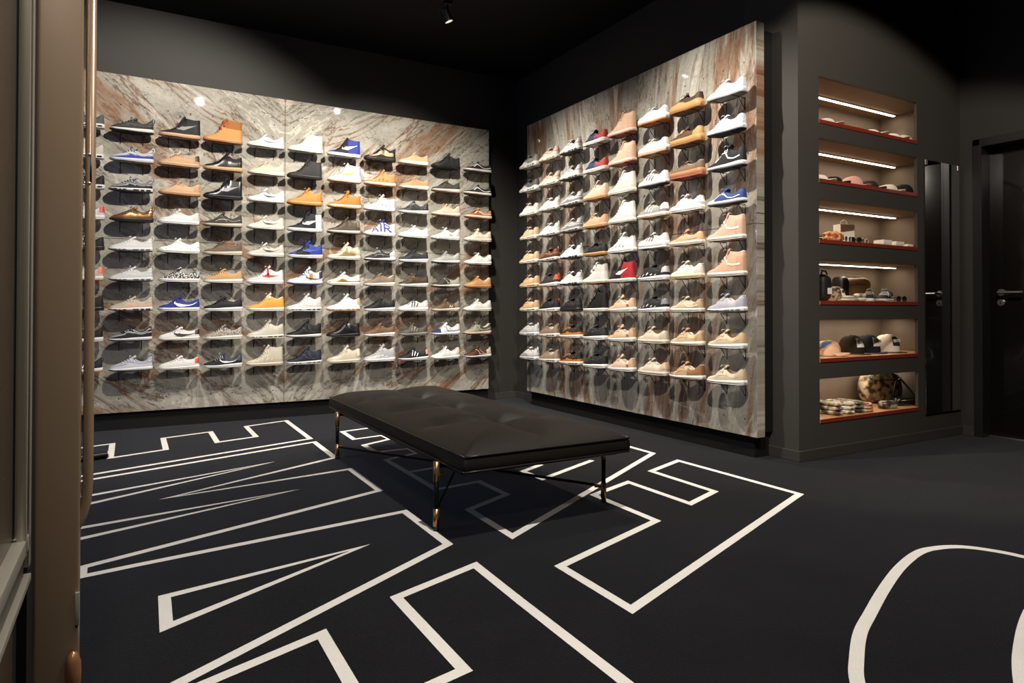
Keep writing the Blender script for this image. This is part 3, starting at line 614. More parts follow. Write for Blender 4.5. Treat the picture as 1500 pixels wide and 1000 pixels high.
# ------------------------------------------------------------------ room materials
def stone_mat(name, seam_axis, seam):
    """weathered concrete-look stone with rust veins, book-matched about the seam"""
    m = bpy.data.materials.new(name); m.use_nodes = True
    nt = m.node_tree; N = nt.nodes; L = nt.links; b = N['Principled BSDF']
    tc = N.new('ShaderNodeTexCoord'); sp = N.new('ShaderNodeSeparateXYZ'); L.new(tc.outputs['Object'], sp.inputs[0])
    sb = N.new('ShaderNodeMath'); sb.operation = 'SUBTRACT'; sb.inputs[1].default_value = seam
    L.new(sp.outputs[seam_axis], sb.inputs[0])
    ab = N.new('ShaderNodeMath'); ab.operation = 'ABSOLUTE'; L.new(sb.outputs[0], ab.inputs[0])
    cb = N.new('ShaderNodeCombineXYZ'); L.new(ab.outputs[0], cb.inputs[0]); L.new(sp.outputs[2], cb.inputs[1])
    cb.inputs[2].default_value = 3.1 if seam_axis == 0 else 7.7
    def noise(scale, detail=6, rough=.6, dist=0., vec=None):
        n = N.new('ShaderNodeTexNoise'); n.inputs['Scale'].default_value = scale; n.inputs['Detail'].default_value = detail
        n.inputs['Roughness'].default_value = rough; n.inputs['Distortion'].default_value = dist
        L.new(vec or cb.outputs[0], n.inputs['Vector']); return n.outputs['Fac']
    def ramp(src, stops, inter='LINEAR'):
        r = N.new('ShaderNodeValToRGB'); r.color_ramp.interpolation = inter; e = r.color_ramp.elements
        while len(e) < len(stops): e.new(.5)
        for x, (p, c) in zip(e, stops): x.position = p; x.color = c if len(c) == 4 else [*c, 1]
        L.new(src, r.inputs[0]); return r.outputs[0]
    def mix(f, a, c, mode='MIX', fac=None):
        x = N.new('ShaderNodeMix'); x.data_type = 'RGBA'; x.blend_type = mode
        if f is not None: L.new(f, x.inputs[0])
        else: x.inputs[0].default_value = fac
        for k, q in ((6, a), (7, c)):
            if isinstance(q, (list, tuple)): x.inputs[k].default_value = q
            else: L.new(q, x.inputs[k])
        return x.outputs[2]
    def g(v): return [v, v, v, 1]
    # stretched and turned coordinates so the veins run diagonally
    m0 = N.new('ShaderNodeMapping'); m0.inputs['Rotation'].default_value = (0, 0, math.radians(-34 if seam_axis == 0 else -80))
    L.new(cb.outputs[0], m0.inputs[0])
    mp = N.new('ShaderNodeMapping'); mp.inputs['Scale'].default_value = (.55, 1.9, 1) if seam_axis == 0 else (.42, 2.6, 1)
    L.new(m0.outputs[0], mp.inputs[0]); V = mp.outputs[0]
    base = ramp(noise(1.5, 8, .62, .6), [(.25, lin('#79746a')), (.5, lin('#979285')), (.75, lin('#aca89b'))])
    base = mix(ramp(noise(1.3, 4, .5, 1.2, V), [(.48, g(0)), (.70, g(.7))]), base, lin('#c2bdb1'))
    # broad rust clouds
    rust = ramp(noise(.95, 7, .58, 1.5, V), [(.53 if seam_axis == 0 else .49, g(0)), (.60 if seam_axis == 0 else .57, g(.85)), (.65, g(.40)), (.76, g(0))])
    base = mix(rust, base, lin('#80593a'))
    rust2 = ramp(noise(1.1, 8, .62, 2.0, V), [(.482, g(0)), (.497, g(.9)), (.506, g(.85)), (.522, g(0))])
    msk = ramp(noise(.8, 3, .5), [(.44, g(0)), (.56, g(1))])
    base = mix(mix(None, rust2, msk, 'MULTIPLY', 1.0), base, lin('#6e4a30'))
    # thin dark cracks
    ck = ramp(noise(1.6, 9, .68, 1.6, V), [(.490, g(0)), (.498, g(1)), (.503, g(1)), (.511, g(0))])
    msk2 = ramp(noise(1.2, 4, .6), [(.42, g(0)), (.50, g(1))])
    base = mix(mix(None, ck, msk2, 'MULTIPLY', 1.0), base, lin('#3e3226'))
    # pale calcite bands
    pale = ramp(noise(1.1, 6, .55, 2.6, V), [(.55, g(0)), (.575, g(.45)), (.60, g(0))])
    base = mix(pale, base, lin('#d8d3c6'))
    # pits and specks
    vo = N.new('ShaderNodeTexVoronoi'); vo.inputs['Scale'].default_value = 34; L.new(cb.outputs[0], vo.inputs['Vector'])
    sp1 = ramp(vo.outputs['Distance'], [(.10, g(1)), (.17, g(0))])
    m3 = ramp(noise(3.0, 5, .65, 1.0, V), [(.51, g(0)), (.58, g(1))])
    base = mix(mix(None, sp1, m3, 'MULTIPLY', 1.0), base, lin('#4a3526'))
    fine = ramp(noise(55, 4, .7), [(.35, g(.84)), (.65, g(1.08))])
    base = mix(None, base, fine, 'MULTIPLY', 1.0)
    L.new(base, b.inputs['Base Color'])
    b.inputs['Roughness'].default_value = .6; b.inputs['Specular IOR Level'].default_value = .3
    b.inputs['Coat Weight'].default_value = .4; b.inputs['Coat Roughness'].default_value = .03
    bp = N.new('ShaderNodeBump'); bp.inputs['Strength'].default_value = .25; bp.inputs['Distance'].default_value = .004
    L.new(noise(22, 8, .7), bp.inputs['Height']); L.new(bp.outputs[0], b.inputs['Normal'])
    return m

def carpet_mat(name, c, c2, strength=.6, sheen=.34):
    m = bpy.data.materials.new(name); m.use_nodes = True
    nt = m.node_tree; N = nt.nodes; L = nt.links; b = N['Principled BSDF']
    tc = N.new('ShaderNodeTexCoord')
    n = N.new('ShaderNodeTexNoise'); n.inputs['Scale'].default_value = 260; n.inputs['Detail'].default_value = 3
    n2 = N.new('ShaderNodeTexNoise'); n2.inputs['Scale'].default_value = 3.5; n2.inputs['Detail'].default_value = 5
    n2.inputs['Distortion'].default_value = .8
    for q in (n, n2): L.new(tc.outputs['Object'], q.inputs['Vector'])
    ad = N.new('ShaderNodeMath'); ad.operation = 'MULTIPLY_ADD'; ad.inputs[1].default_value = .7
    mu = N.new('ShaderNodeMath'); mu.operation = 'MULTIPLY'; mu.inputs[1].default_value = .4
    L.new(n2.outputs['Fac'], mu.inputs[0]); L.new(n.outputs['Fac'], ad.inputs[0]); L.new(mu.outputs[0], ad.inputs[2])
    r = N.new('ShaderNodeValToRGB'); e = r.color_ramp.elements
    e[0].position = .3; e[0].color = lin(c); e[1].position = .85; e[1].color = lin(c2)
    L.new(ad.outputs[0], r.inputs[0]); L.new(r.outputs[0], b.inputs['Base Color'])
    b.inputs['Roughness'].default_value = .95; b.inputs['Specular IOR Level'].default_value = .1
    b.inputs['Sheen Weight'].default_value = sheen; b.inputs['Sheen Roughness'].default_value = .3
    bp = N.new('ShaderNodeBump'); bp.inputs['Strength'].default_value = strength; bp.inputs['Distance'].default_value = .004
    L.new(n.outputs['Fac'], bp.inputs['Height']); L.new(bp.outputs[0], b.inputs['Normal'])
    return m

WALL = mat('#34322e', .62, 0, .06, 3., .0, .3)
NICHEW = mat('#3d3a35', .6, 0, .05, 3., .0, .35)
INNER = mat('#6c6154', .75, 0, .05, 8.)
BLACK = mat('#0b0b0b', .7, 0, .05, 8., 0, .3)
CEIL = mat('#0a0a0a', .8, 0, .05, 4., 0, .2)
STEEL = mat('#b9b5ac', .28, .95, .03)
BSTEEL = mat('#121212', .4, .6, .05)
BRASS = mat('#b08a62', .32, .9, .06)
CARPET = carpet_mat('charcoal_carpet', '#09090a', '#1b1b1d')
LETTER = carpet_mat('ivory_carpet', '#cfcbc2', '#ebe8e0', .35, .05)

YW, XW = YL + .18, XR + .18          # the walls behind the stone panels
YN, XD, ZC = 2.652, 5.360, 3.319
ZF = 0.

# ------------------------------------------------------------------ floor with woven lettering
def stroke(pts, w, closed):
    P = [Vector(p) for p in pts]; n = len(P); v = []; f = []
    for i, p in enumerate(P):
        a = P[i - 1] if (i > 0 or closed) else None
        c = P[(i + 1) % n] if (i < n - 1 or closed) else None
        d1 = (p - a).normalized() if a is not None else (c - p).normalized()
        d2 = (c - p).normalized() if c is not None else d1
        n1 = Vector((-d1.y, d1.x)); n2 = Vector((-d2.y, d2.x)); m = n1 + n2
        if m.length < 1e-4: m = n1
        m.normalize(); k = min(2.6, 1 / max(.15, m.dot(n1)))
        v.append(p + m * (w / 2 * k)); v.append(p - m * (w / 2 * k))
    for i in range(n if closed else n - 1):
        j = (i + 1) % n; f.append((2*i, 2*i+1, 2*j+1, 2*j))
    return v, f
OUT = [
 ([(-.95,5.06),(-.46,5.18),(-.234,5.275),(-.104,5.315),(-.104,4.815),(.205,4.925),(.205,5.366),(.524,5.470),(.524,5.020),(.79,5.102),(.79,5.587),(1.118,5.713),(1.112,4.832),(-.95,4.12)], 1),
 ([(-.95,4.05),(-.187,4.256),(1.110,4.700),(1.104,4.145),(.164,3.663),(1.102,3.806),(1.102,3.284),(-.146,2.829),(-.144,2.733),(.023,2.758),(1.088,2.888),(1.085,2.402),(.108,1.840),(-.95,1.24)], 0),
 ([(-.95,3.75),(-.171,3.896),(.721,4.195),(-.164,3.734),(-.95,3.38)], 0),
 ([(-.95,3.19),(-.159,3.344),(.712,3.495),(-.156,3.189),(-.95,2.90)], 0),
 ([(.777,2.537),(.099,2.412),(.095,2.181)], 1),
 ([(-.60,1.56),(.044,1.763),(.476,1.916),(.474,1.3),(.474,.7)], 0),
 ([(.3,1.44),(.511,1.498),(.744,1.546),(.742,2.041),(1.082,2.159),(1.073,1.831),(1.062,1.1),(1.06,.3)], 0),
 ([(2.905,2.188),(2.903,3.036),(2.580,2.914),(2.572,2.432),(2.310,2.336),(2.310,2.790),(2.002,2.682),(1.994,2.221),(1.342,1.998),(1.340,1.603)], 1),
 ([(2.912,3.515),(2.910,3.270),(1.350,2.357),(1.355,2.768),(1.627,2.903),(1.622,3.192),(1.361,3.159),(1.361,3.932),(1.60,4.02),(1.60,4.174),(1.376,4.170),(1.376,4.429),(1.60,4.545),(1.60,4.705),(1.378,4.665),(1.385,4.994),(1.90,5.12),(2.30,4.30)], 1),
 ([(2.45,3.30),(1.945,3.070),(1.942,3.269),(2.12,3.36)], 0),
 ([(1.376,3.574),(1.57,3.599)], 0),
]
def curve_pts(P, per=8):
    r = []
    for i in range(len(P) - 1):
        p0, p1, p2, p3 = P[max(0, i-1)], P[i], P[i+1], P[min(len(P)-1, i+2)]
        for k in range(per):
            t = k / per
            r.append(tuple(.5 * ((2*p1[a]) + (-p0[a]+p2[a])*t + (2*p0[a]-5*p1[a]+4*p2[a]-p3[a])*t*t + (-p0[a]+3*p1[a]-3*p2[a]+p3[a])*t**3) for a in (0, 1)))
    r.append(P[-1]); return r
OUTER = curve_pts([(1.05,.30),(1.20,.62),(1.40,.87),(1.563,1.014),(1.662,1.081),(1.805,1.163),(1.947,1.223),(2.173,1.313),(2.404,1.393),(2.607,1.440),(2.722,1.430),(2.809,1.391),(2.866,1.315),(2.896,1.22),(2.905,1.05),(2.905,.3)])
INNERC = curve_pts([(1.55,.62),(1.92,.815),(2.151,.912),(2.392,.990),(2.60,1.03),(2.66,.96),(2.66,.5)])
fl = MB(); fl.box(-3.2, 7.0, -2.2, 6.3, -.06, 0)
for pts, closed in OUT + [(OUTER, 0), (INNERC, 0)]:
    v, f = stroke(pts, .036, closed)
    k = len(fl.v)
    fl.add([(p.x, p.y, .0006 + .00002 * (k % 7)) for p in v], f, 1)
o = fl.build('floor', [CARPET, LETTER]); tag(o, kind='structure')

# ------------------------------------------------------------------ walls
def struct(name, b, m): return tag(b.build(name, m), kind='structure')
b = MB(); b.box(-3.2, XW + .12, YW, YW + .12, 0, ZC); struct('wall_left', b, [WALL])
b = MB(); b.box(XW, XW + .12, YN + .405, YW, 0, ZC); struct('wall_right', b, [WALL])
b = MB(); b.box(-3.2, XD + .4, -2.2, YW + .12, ZC, ZC + .1); struct('ceiling', b, [CEIL])
b = MB(); b.box(-3.3, -3.2, -2.2, YW, 0, ZC); struct('wall_shopfront', b, [WALL])
b = MB(); b.box(-3.2, XD + .4, -2.3, -2.2, 0, ZC); struct('wall_back', b, [WALL])
# wall with the six lit recesses
NX0, NX1, ND = 3.716, 4.795, .405
IX0, IX1, FT = 3.600, 5.030, .020      # the recess is wider than its opening in the facing board
NT = [2.379, 1.991, 1.609, 1.233, .857, .490]
NB = [2.097, 1.727, 1.348, .965, .605, .228]
b = MB()
y0, y1, yf = YN, YN + ND, YN + FT
b.box(XW, NX0, y0, yf, 0, ZC); b.box(NX1, XD, y0, yf, 0, ZC)
b.box(XW, IX0, yf, y1, 0, ZC); b.box(IX1, XD, yf, y1, 0, ZC)
zs = [ZC] + [z for t, q in zip(NT, NB) for z in (t, q)] + [0]
for i in range(0, len(zs), 2):
    b.box(NX0, NX1, y0, yf, zs[i + 1], zs[i]); b.box(IX0, IX1, yf, y1, zs[i + 1] + (.012 if zs[i+1] > 0 else 0), zs[i])
b.box(XW + .12, XD, y1 + .012, y1 + .08, 0, ZC)
o = struct('wall_niche', b, [NICHEW])
for i in range(6):   # painted inside of every recess
    b = MB(); t, q = NT[i], NB[i] - .012; e = .004
    t += .012; b.box(IX0, IX1, y1, y1 + .012, q, t)
    b.box(IX0, IX0 + e, yf, y1, q, t); b.box(IX1 - e, IX1, yf, y1, q, t); b.box(IX0 + e, IX1 - e, yf, y1, t - e, t)
    struct(f'trim_{i + 1}', b, [INNER])
# wall with the door
DY1, DY0, DZ = 2.514, 1.60, 2.117
b = MB(); b.box(XD, XD + .25, DY1, YN, 0, ZC); b.box(XD, XD + .25, -2.2, DY0, 0, ZC); b.box(XD, XD + .25, DY0, DY1, DZ, ZC)
struct('wall_door', b, [WALL])
# skirting boards
SK = mat('#3a3834', .5, 0, .04)
b = MB(); b.box(-3.2, XW, YW - .012, YW, 0, .065, bev=.003); struct('baseboard_left', b, [SK])
b = MB(); b.box(XW - .014, XW, YN - .014, YW - .012, 0, .065, bev=.003); struct('baseboard_right', b, [SK])
b = MB(); b.box(XW, XD - .012, YN - .014, YN, 0, .065, bev=.003); struct('baseboard_niche', b, [SK])
b = MB(); b.box(XD - .014, XD, 2.562, YN - .014, 0, .065, bev=.003); struct('baseboard_door', b, [SK])
# dark strip between wall and ceiling
# door
DOORM = mat('#15130f', .16, 0, .04, 4., 0, .5, coat=.6)
FR = mat('#1e1d1b', .35, 0, .04)
dr = empty('door_1', (XD + .10, DY0, 0)); tag(dr, kind='structure')
def rel(bm, o): return [(x - o.location.x, y - o.location.y, z - o.location.z) for x, y, z in bm.v]
b = MB(); b.box(.0, .045, .012, DY1 - DY0 - .012, .012, DZ - .012, bev=.002); smooth_angle(b.build('door_leaf', [DOORM], dr))
b = MB()
for z, kn in ((1.047, 1), (.974, 0)):
    M = Matrix.Translation((0, 2.43 - DY0, z)) @ Matrix.Rotation(-PI / 2, 4, 'Y')
    b.lathe([(.026, 0), (.026, .007), (.023, .010), (0, .010)] if kn else [(.026, 0), (.026, .007), (.022, .010), (.012, .010), (.012, .013), (0, .013)], 24, M=M)
b.tube([(-.01, 2.43 - DY0, 1.047), (-.052, 2.43 - DY0, 1.047), (-.060, 2.425 - DY0, 1.047), (-.060, 2.40 - DY0, 1.047), (-.060, 2.27 - DY0, 1.047)], .0095, 12)
h = b.build('door_handle', [STEEL], dr); smooth_angle(h)
b = MB(); b.box(-.0145, -.0125, 2.43 - DY0 - .003, 2.43 - DY0 + .003, .963, .985); b.build('keyhole', [BLACK], h)
b = MB(); W_ = .046
b.box(-.114, -.10, DY1 - DY0, DY1 - DY0 + W_, 0, DZ + W_, bev=.002); b.box(-.114, -.10, -W_, 0, 0, DZ + W_, bev=.002); b.box(-.114, -.10, -W_, DY1 - DY0 + W_, DZ, DZ + W_, bev=.002)
b.box(-.114, 0.045, DY1 - DY0 - .012, DY1 - DY0, 0, DZ); b.box(-.114, .045, 0, .012, 0, DZ); b.box(-.114, .045, .012, DY1 - DY0 - .012, DZ - .012, DZ)
b.build('door_frame', [FR], dr)
b = MB(); b.box(-.03, -.004, .012, DY1 - DY0 - .012, .0, .010, bev=.002); b.build('threshold', [STEEL], dr)

# mirror
mm = bpy.data.materials.new('mirror_glass'); mm.use_nodes = True
q = mm.node_tree.nodes['Principled BSDF']; q.inputs['Metallic'].default_value = 1; q.inputs['Roughness'].default_value = .015
q.inputs['Base Color'].default_value = (.78, .78, .76, 1)
mr = empty('wall_mirror', (5.1, YN - .008, .186), 0, 'tall frameless mirror on the dark wall between lit recesses and door', 'mirror')
b = MB(); b.box(-.228, .228, -.004, .0, 0, 1.80, bev=.0015); b.build('glass', [mm], mr)
b = MB(); b.box(-.215, .215, 0, .0075, .02, 1.78); b.build('backing', [BLACK], mr)
for x in (.205, -.222):
    b = MB(); b.box(x, x + .017, -.009, -.0035, 1.765, 1.80); b.build('clip', [STEEL], mr)

# ------------------------------------------------------------------ stone panels
def panel(side):
    left = side == 'left'
    root = empty('stone_panel', (0, 0, 0), 0, f'large weathered stone display panel with rust veins on the {side} wall' , 'wall panel')
    zb, zt, zm, T_ = .134, 2.704, 1.452, .07
    if left: a0, a1, seams = -1.45, 3.087, [1.130]
    else: a0, a1, seams = 2.810, 5.548, [4.183]
    st = stone_mat(f'veined_stone_{side}', 0 if left else 1, seams[0])
    hole = mat('#2a241e', .8)
    cuts = [a0] + seams + [a1]; g = .0014
    for i in range(2):
        for z0, z1 in ((zb, zm), (zm, zt)):
            b = MB(); c0, c1 = cuts[i] + (g if i else 0), cuts[i + 1] - (g if i == 0 else 0)
            zz0, zz1 = z0 + (g if z0 == zm else 0), z1 - (g if z1 == zm else 0)
            if left: b.box(c0, c1, YL, YL + T_, zz0, zz1, bev=.0018)
            else: b.box(XR, XR + T_, c0, c1, zz0, zz1, bev=.0018)
            k = 0
            for row in range(11):       # drilled bracket holes
                zh = 2.474 - .2235 * row if row < 11 else .24
                for k in range(40):
                    ah = (1.042 - .1597 * 14 + .1597 * k) if left else (2.905 + .1708 * k)
                    if not (c0 + .02 < ah < c1 - .02 and zz0 + .01 < zh < zz1 - .01): continue
                    vs = []
                    for t in range(8):
                        x, z = .0055 * math.cos(t * PI / 4), .0055 * math.sin(t * PI / 4)
                        vs.append((ah + x, YL - .0005, zh + z) if left else (XR - .0005, ah + x, zh + z))
                    b.add(vs, [list(range(8))], 1)
            b.build('stone_slab', [st, hole], root)
    b = MB()
    if left: b.box(a0 + .03, a1 - .02, YL + T_, YW, zb + .02, zt - .03); b.box(a0 + .03, 3.10, YL + .035, YW - .013, .0, zb + .005)
    else: b.box(XR + T_, XW, a0 + .03, a1 - .02, zb + .02, zt - .03); b.box(XR + .035, XW - .015, 2.86, a1 - .03, .0, zb + .005)
    b.build('mounting_frame', [BLACK], root)
    # wire shoe brackets
    me = None
    wire = mat('#1a1815', .45, .6)
    places = [((LX[c], YL, ROWZ[r]), 0) for c in LEFT for r in range(9)] if left else [((XR, RY[c], ROWZ[r]), -PI / 2) for c in RIGHT for r in range(9)]
    first = None
    for loc, rz in places:
        if first is None:
            b = MB(); r_ = .0021
            for s in (-.075, .075):
                b.tube([(s, 0, -.004), (s, -.128, -.0035)], r_, 6)
                b.tube([(s, 0, -.078), (s, -.060, -.006)], r_, 6)
                b.tube([(s, 0, -.004), (s, -.002, -.078)], r_, 6)
            b.tube([(-.105, -.126, -.0030), (.02, -.126, -.0030)], r_, 6); b.tube([(-.075, -.045, -.0034), (.075, -.045, -.0034)], r_, 6)
            first = b.build('shoe_bracket', [wire], root); o = first
        else:
            o = first.copy(); COL.objects.link(o); o.parent = root
        o.location = loc; o.rotation_euler = (0, 0, rz)
    return root
panel('left'); panel('right')
place('left'); place('right')

# ------------------------------------------------------------------ tufted bench
def bench():
    X0, X1, Y0, Y1, ZT, ZB = 1.128, 1.940, 2.345, 4.350, .345, .282
    root = empty('tufted_bench', (1.55, 3.34, 0), 0, 'low black leather daybed bench with tufted cushion and brass-tipped legs on carpet', 'bench')
    ox, oy = 1.55, 3.34
    le = bpy.data.materials.new('black_leather'); le.use_nodes = True
    nt = le.node_tree; q = nt.nodes['Principled BSDF']; q.inputs['Base Color'].default_value = lin('#1b1611'); q.inputs['Roughness'].default_value = .52
    q.inputs['Specular IOR Level'].default_value = .28
    tc = nt.nodes.new('ShaderNodeTexCoord'); n = nt.nodes.new('ShaderNodeTexNoise'); n.inputs['Scale'].default_value = 14; n.inputs['Detail'].default_value = 8
    bp = nt.nodes.new('ShaderNodeBump'); bp.inputs['Strength'].default_value = .12; bp.inputs['Distance'].default_value = .006
    nt.links.new(tc.outputs['Object'], n.inputs['Vector']); nt.links.new(n.outputs['Fac'], bp.inputs['Height']); nt.links.new(bp.outputs[0], q.inputs['Normal'])
    NXg, NYg = 56, 128
    tufts = [(.5, k / 4) for k in (1, 2, 3)]
    Wd, Ln = X1 - X0, Y1 - Y0
    def hgt(a, c):
        x, y = a * Wd, c * Ln
        ed = min(x, Wd - x, y, Ln - y)
        dome = .070 * (1 - math.exp(-ed / .095))
        cr = 0
        def crease(d, s): return math.exp(-(d / s) ** 2) * .62 + math.exp(-abs(d) / (s * .30)) * .38
        # lengthwise crease
        e = min(1, ed / .12)
        nt_ = min(abs(y - t * Ln) for _, t in tufts)
        wob = .0
        cr = max(cr, (.62 + .38 * math.exp(-nt_ / .10)) * crease(x - Wd / 2 + wob, .075) * min(1, (min(y, Ln - y)) / .20))
        for _, t in tufts:
            bow = .05 * math.sin((x / Wd) * PI * 2 + t * 3) * (1 if abs(x - Wd/2) > .03 else .5)
            dx = abs(x - Wd / 2)
            cr = max(cr, (.55 + .45 * math.exp(-dx / .14)) * crease(y - t * Ln - bow * min(1, dx / .15), .075) * e)
        tu = max(math.exp(-math.hypot(x - Wd / 2, y - t * Ln) / .045) for _, t in tufts)
        return dome * (1 - .82 * cr) - .006 * tu + .004 * math.sin(x * 9 + y * 5) * e
    V, F = [], []
    for i in range(NXg + 1):
        for j in range(NYg + 1):
            a, c = i / NXg, j / NYg
            a = .5 - .5 * math.cos(PI * a) * .25 - .5 * (1 - 2 * a) * .75; c = .5 - .5 * math.cos(PI * c) * .25 - .5 * (1 - 2 * c) * .75
            V.append((X0 + a * Wd - ox, Y0 + c * Ln - oy, ZT + hgt(a, c)))
    J = NYg + 1
    for i in range(NXg):
        for j in range(NYg): F.append((i*J+j, (i+1)*J+j, (i+1)*J+j+1, i*J+j+1))
    edge = [i*J for i in range(NXg + 1)] + [NXg*J + j for j in range(1, J)] + [i*J + NYg for i in range(NXg - 1, -1, -1)] + [j for j in range(NYg - 1, 0, -1)]
    prev = edge; n0 = len(edge)
    for off, z in ((.004, ZT - .012), (.007, (ZT + ZB) / 2), (.004, ZB + .006), (-.004, ZB)):
        cur = []
        for k in edge:
            x, y, _ = V[k]
            sx = (1 if x > (X1 - ox) - 1e-4 else -1 if x < (X0 - ox) + 1e-4 else 0); sy = (1 if y > (Y1 - oy) - 1e-4 else -1 if y < (Y0 - oy) + 1e-4 else 0)
            cur.append(len(V)); V.append((x + sx * off, y + sy * off, z))
        for k in range(n0): F.append((prev[k], prev[(k+1) % n0], cur[(k+1) % n0], cur[k]))
        prev = cur
    F.append(prev[::-1])
    cu = mk('cushion', V, F, [le], root)
    b = MB()
    for z in (ZT + .001, ZB + .004):
        e = .004; r = .0045
        P = [(X0-e-ox, Y0-e-oy, z), (X1+e-ox, Y0-e-oy, z), (X1+e-ox, Y1+e-oy, z), (X0-e-ox, Y1+e-oy, z)]
        for k in range(4):
            p, q_ = Vector(P[k]), Vector(P[(k + 1) % 4]); pts = [p.lerp(q_, t / 12) for t in range(13)]
            b.tube(pts, r, 8)
    b.build('piping', [mat('#161310', .42)], cu, True)
    b = MB()
    for t in tufts:
        x, y = t[0] * Wd, t[1] * Ln
        b.lathe([(0.011, -.004), (.011, .002), (.006, .006), (0, .007)], 12, M=Matrix.Translation((X0 + x - ox, Y0 + y - oy, ZT + hgt(*t) + .001)))
    b.build('tuft_button', [le], cu, True)
    b = MB(); z0, z1 = .262, .284
    b.box(X0 + .015 - ox, X0 + .04 - ox, Y0 + .06 - oy, Y1 - .06 - oy, z0, z1); b.box(X1 - .04 - ox, X1 - .015 - ox, Y0 + .06 - oy, Y1 - .06 - oy, z0, z1)
    for y in (Y0 + .06, 2.565, 3.34, 4.105, Y1 - .085): b.box(X0 + .04 - ox, X1 - .04 - ox, y - oy, y + .025 - oy, z0, z1)
    for y in (2.57, 4.11):
        b.box(1.106 - ox, 1.17 - ox, y - .008 - oy, y + .008 - oy, z0, z0 + .014); b.box(1.93 - ox, 1.98 - ox, y - .008 - oy, y + .008 - oy, z0, z0 + .014)
    b.build('frame', [BSTEEL], root)
    L4 = [(1.108, 2.572), (1.108, 4.106), (1.972, 2.565), (1.972, 4.106)]
    for x, y in L4:
        b = MB(); b.tube([(x - ox, y - oy, .014), (x - ox, y - oy, .262)], .0105, 14)
        lg = b.build('leg', [BSTEEL], root, True)
        b = MB()
        b.tube([(x - ox, y - oy, .020), (x - ox, y - oy, .092)], .0135, 16)
        b.build('brass_sleeve', [BRASS], lg, True)
        b = MB(); b.tube([(x - ox, y - oy, .205), (x - ox, y - oy, .288)], .0135, 16)
        b.build('brass_sleeve', [BRASS], lg, True)
        b = MB(); b.tube([(x - ox, y - oy, 0), (x - ox, y - oy, .020)], .012, 12); b.build('foot', [mat('#0f0f0f', .6)], lg, True)
        sx = 1 if x < ox else -1; b = MB(); low = (x < ox) != (y < oy)
        b = MB(); zc = .075 if low else .235; b.tube([(x - ox, y - oy, zc), (x + sx * .03 - ox, y - (.03 if y > oy else -.03) * (1 if low else 0) - oy, zc)], .0095, 10); b.build('clamp', [BRASS], lg, True)
        if low: continue
        b = MB()
        b.tube([(x - ox, y - oy, .085), (x + sx * .10 - ox, y + .0 - oy, .268)], .0045, 8)
        sy = 1 if y < oy else -1
        b.tube([(x - ox, y - oy, .085), (x + sx * .035 - ox, y + sy * .12 - oy, .268)], .0045, 8)
        b.build('brace', [BSTEEL], lg, True)
    for (a, c) in ((1, 2),):
        p, q_ = L4[a], L4[c]
        b = MB(); z = .075 if a else .082
        b.tube([(p[0] - ox, p[1] - oy, z), (q_[0] - ox, q_[1] - oy, z)], .007, 10); b.build('stretcher', [BSTEEL], root, True)
bench()
# ------------------------------------------------------------------ recess boards and light strips
BOARD = mat('#b9875a', .45, 0, .12, 30.); EDGE = mat('#7e2c1e', .4, 0, .15, 40.)
SHELFZ = [q + .012 for q in NB]
for i, z in enumerate(SHELFZ):
    b = MB(); x0, x1, y0, y1 = NX0 + .001, NX1 - .001, YN - .004, YN + FT + .001
    z0 = z - .024
    v = [(x, y, zz) for zz in (z0, z) for y in (y0, y1) for x in (x0, x1)]
    b.add(v, [(0, 2, 3, 1), (4, 5, 7, 6), (2, 6, 7, 3), (0, 4, 6, 2), (1, 3, 7, 5)], 0); b.add(v, [(0, 1, 5, 4)], 1); b.box(IX0 + .005, IX1 - .005, y1, YN + ND - .002, z0, z)
    o = b.build('shelf_board', [BOARD, EDGE])
    tag(o, f'cherry-red edged wooden board, {ORD[i]} from the top in the wall recesses', 'shelf', 'shelf boards in the wall recesses')
GLOW = emit('#ffe9cc', 12)
for i in range(6):
    r = empty('light_strip', ((NX0 + IX1) / 2 - .02, YN + .273, NT[i] + .0015), 0, f'slim warm light strip under the ceiling of the {ORD[i]} recess from top', 'light', 'light strips in the wall recesses')
    b = MB(); b.box(-.625, .645, -.011, .011, -.001, .008); b.build('housing', [mat('#8c8880', .4, .6)], r)
    b = MB(); b.box(-.620, .632, -.009, .009, -.005, .001); b.build('diffuser', [GLOW], r)
    ld = bpy.data.lights.new('strip_light', 'AREA'); ld.shape = 'RECTANGLE'; ld.size = 1.2; ld.size_y = .012; ld.energy = 1.6; ld.color = (1, .85, .68)
    lo = bpy.data.objects.new('strip_light', ld); COL.objects.link(lo); lo.location = ((NX0 + IX1) / 2 - .02, YN + .273, NT[i] - .006); lo.parent = None

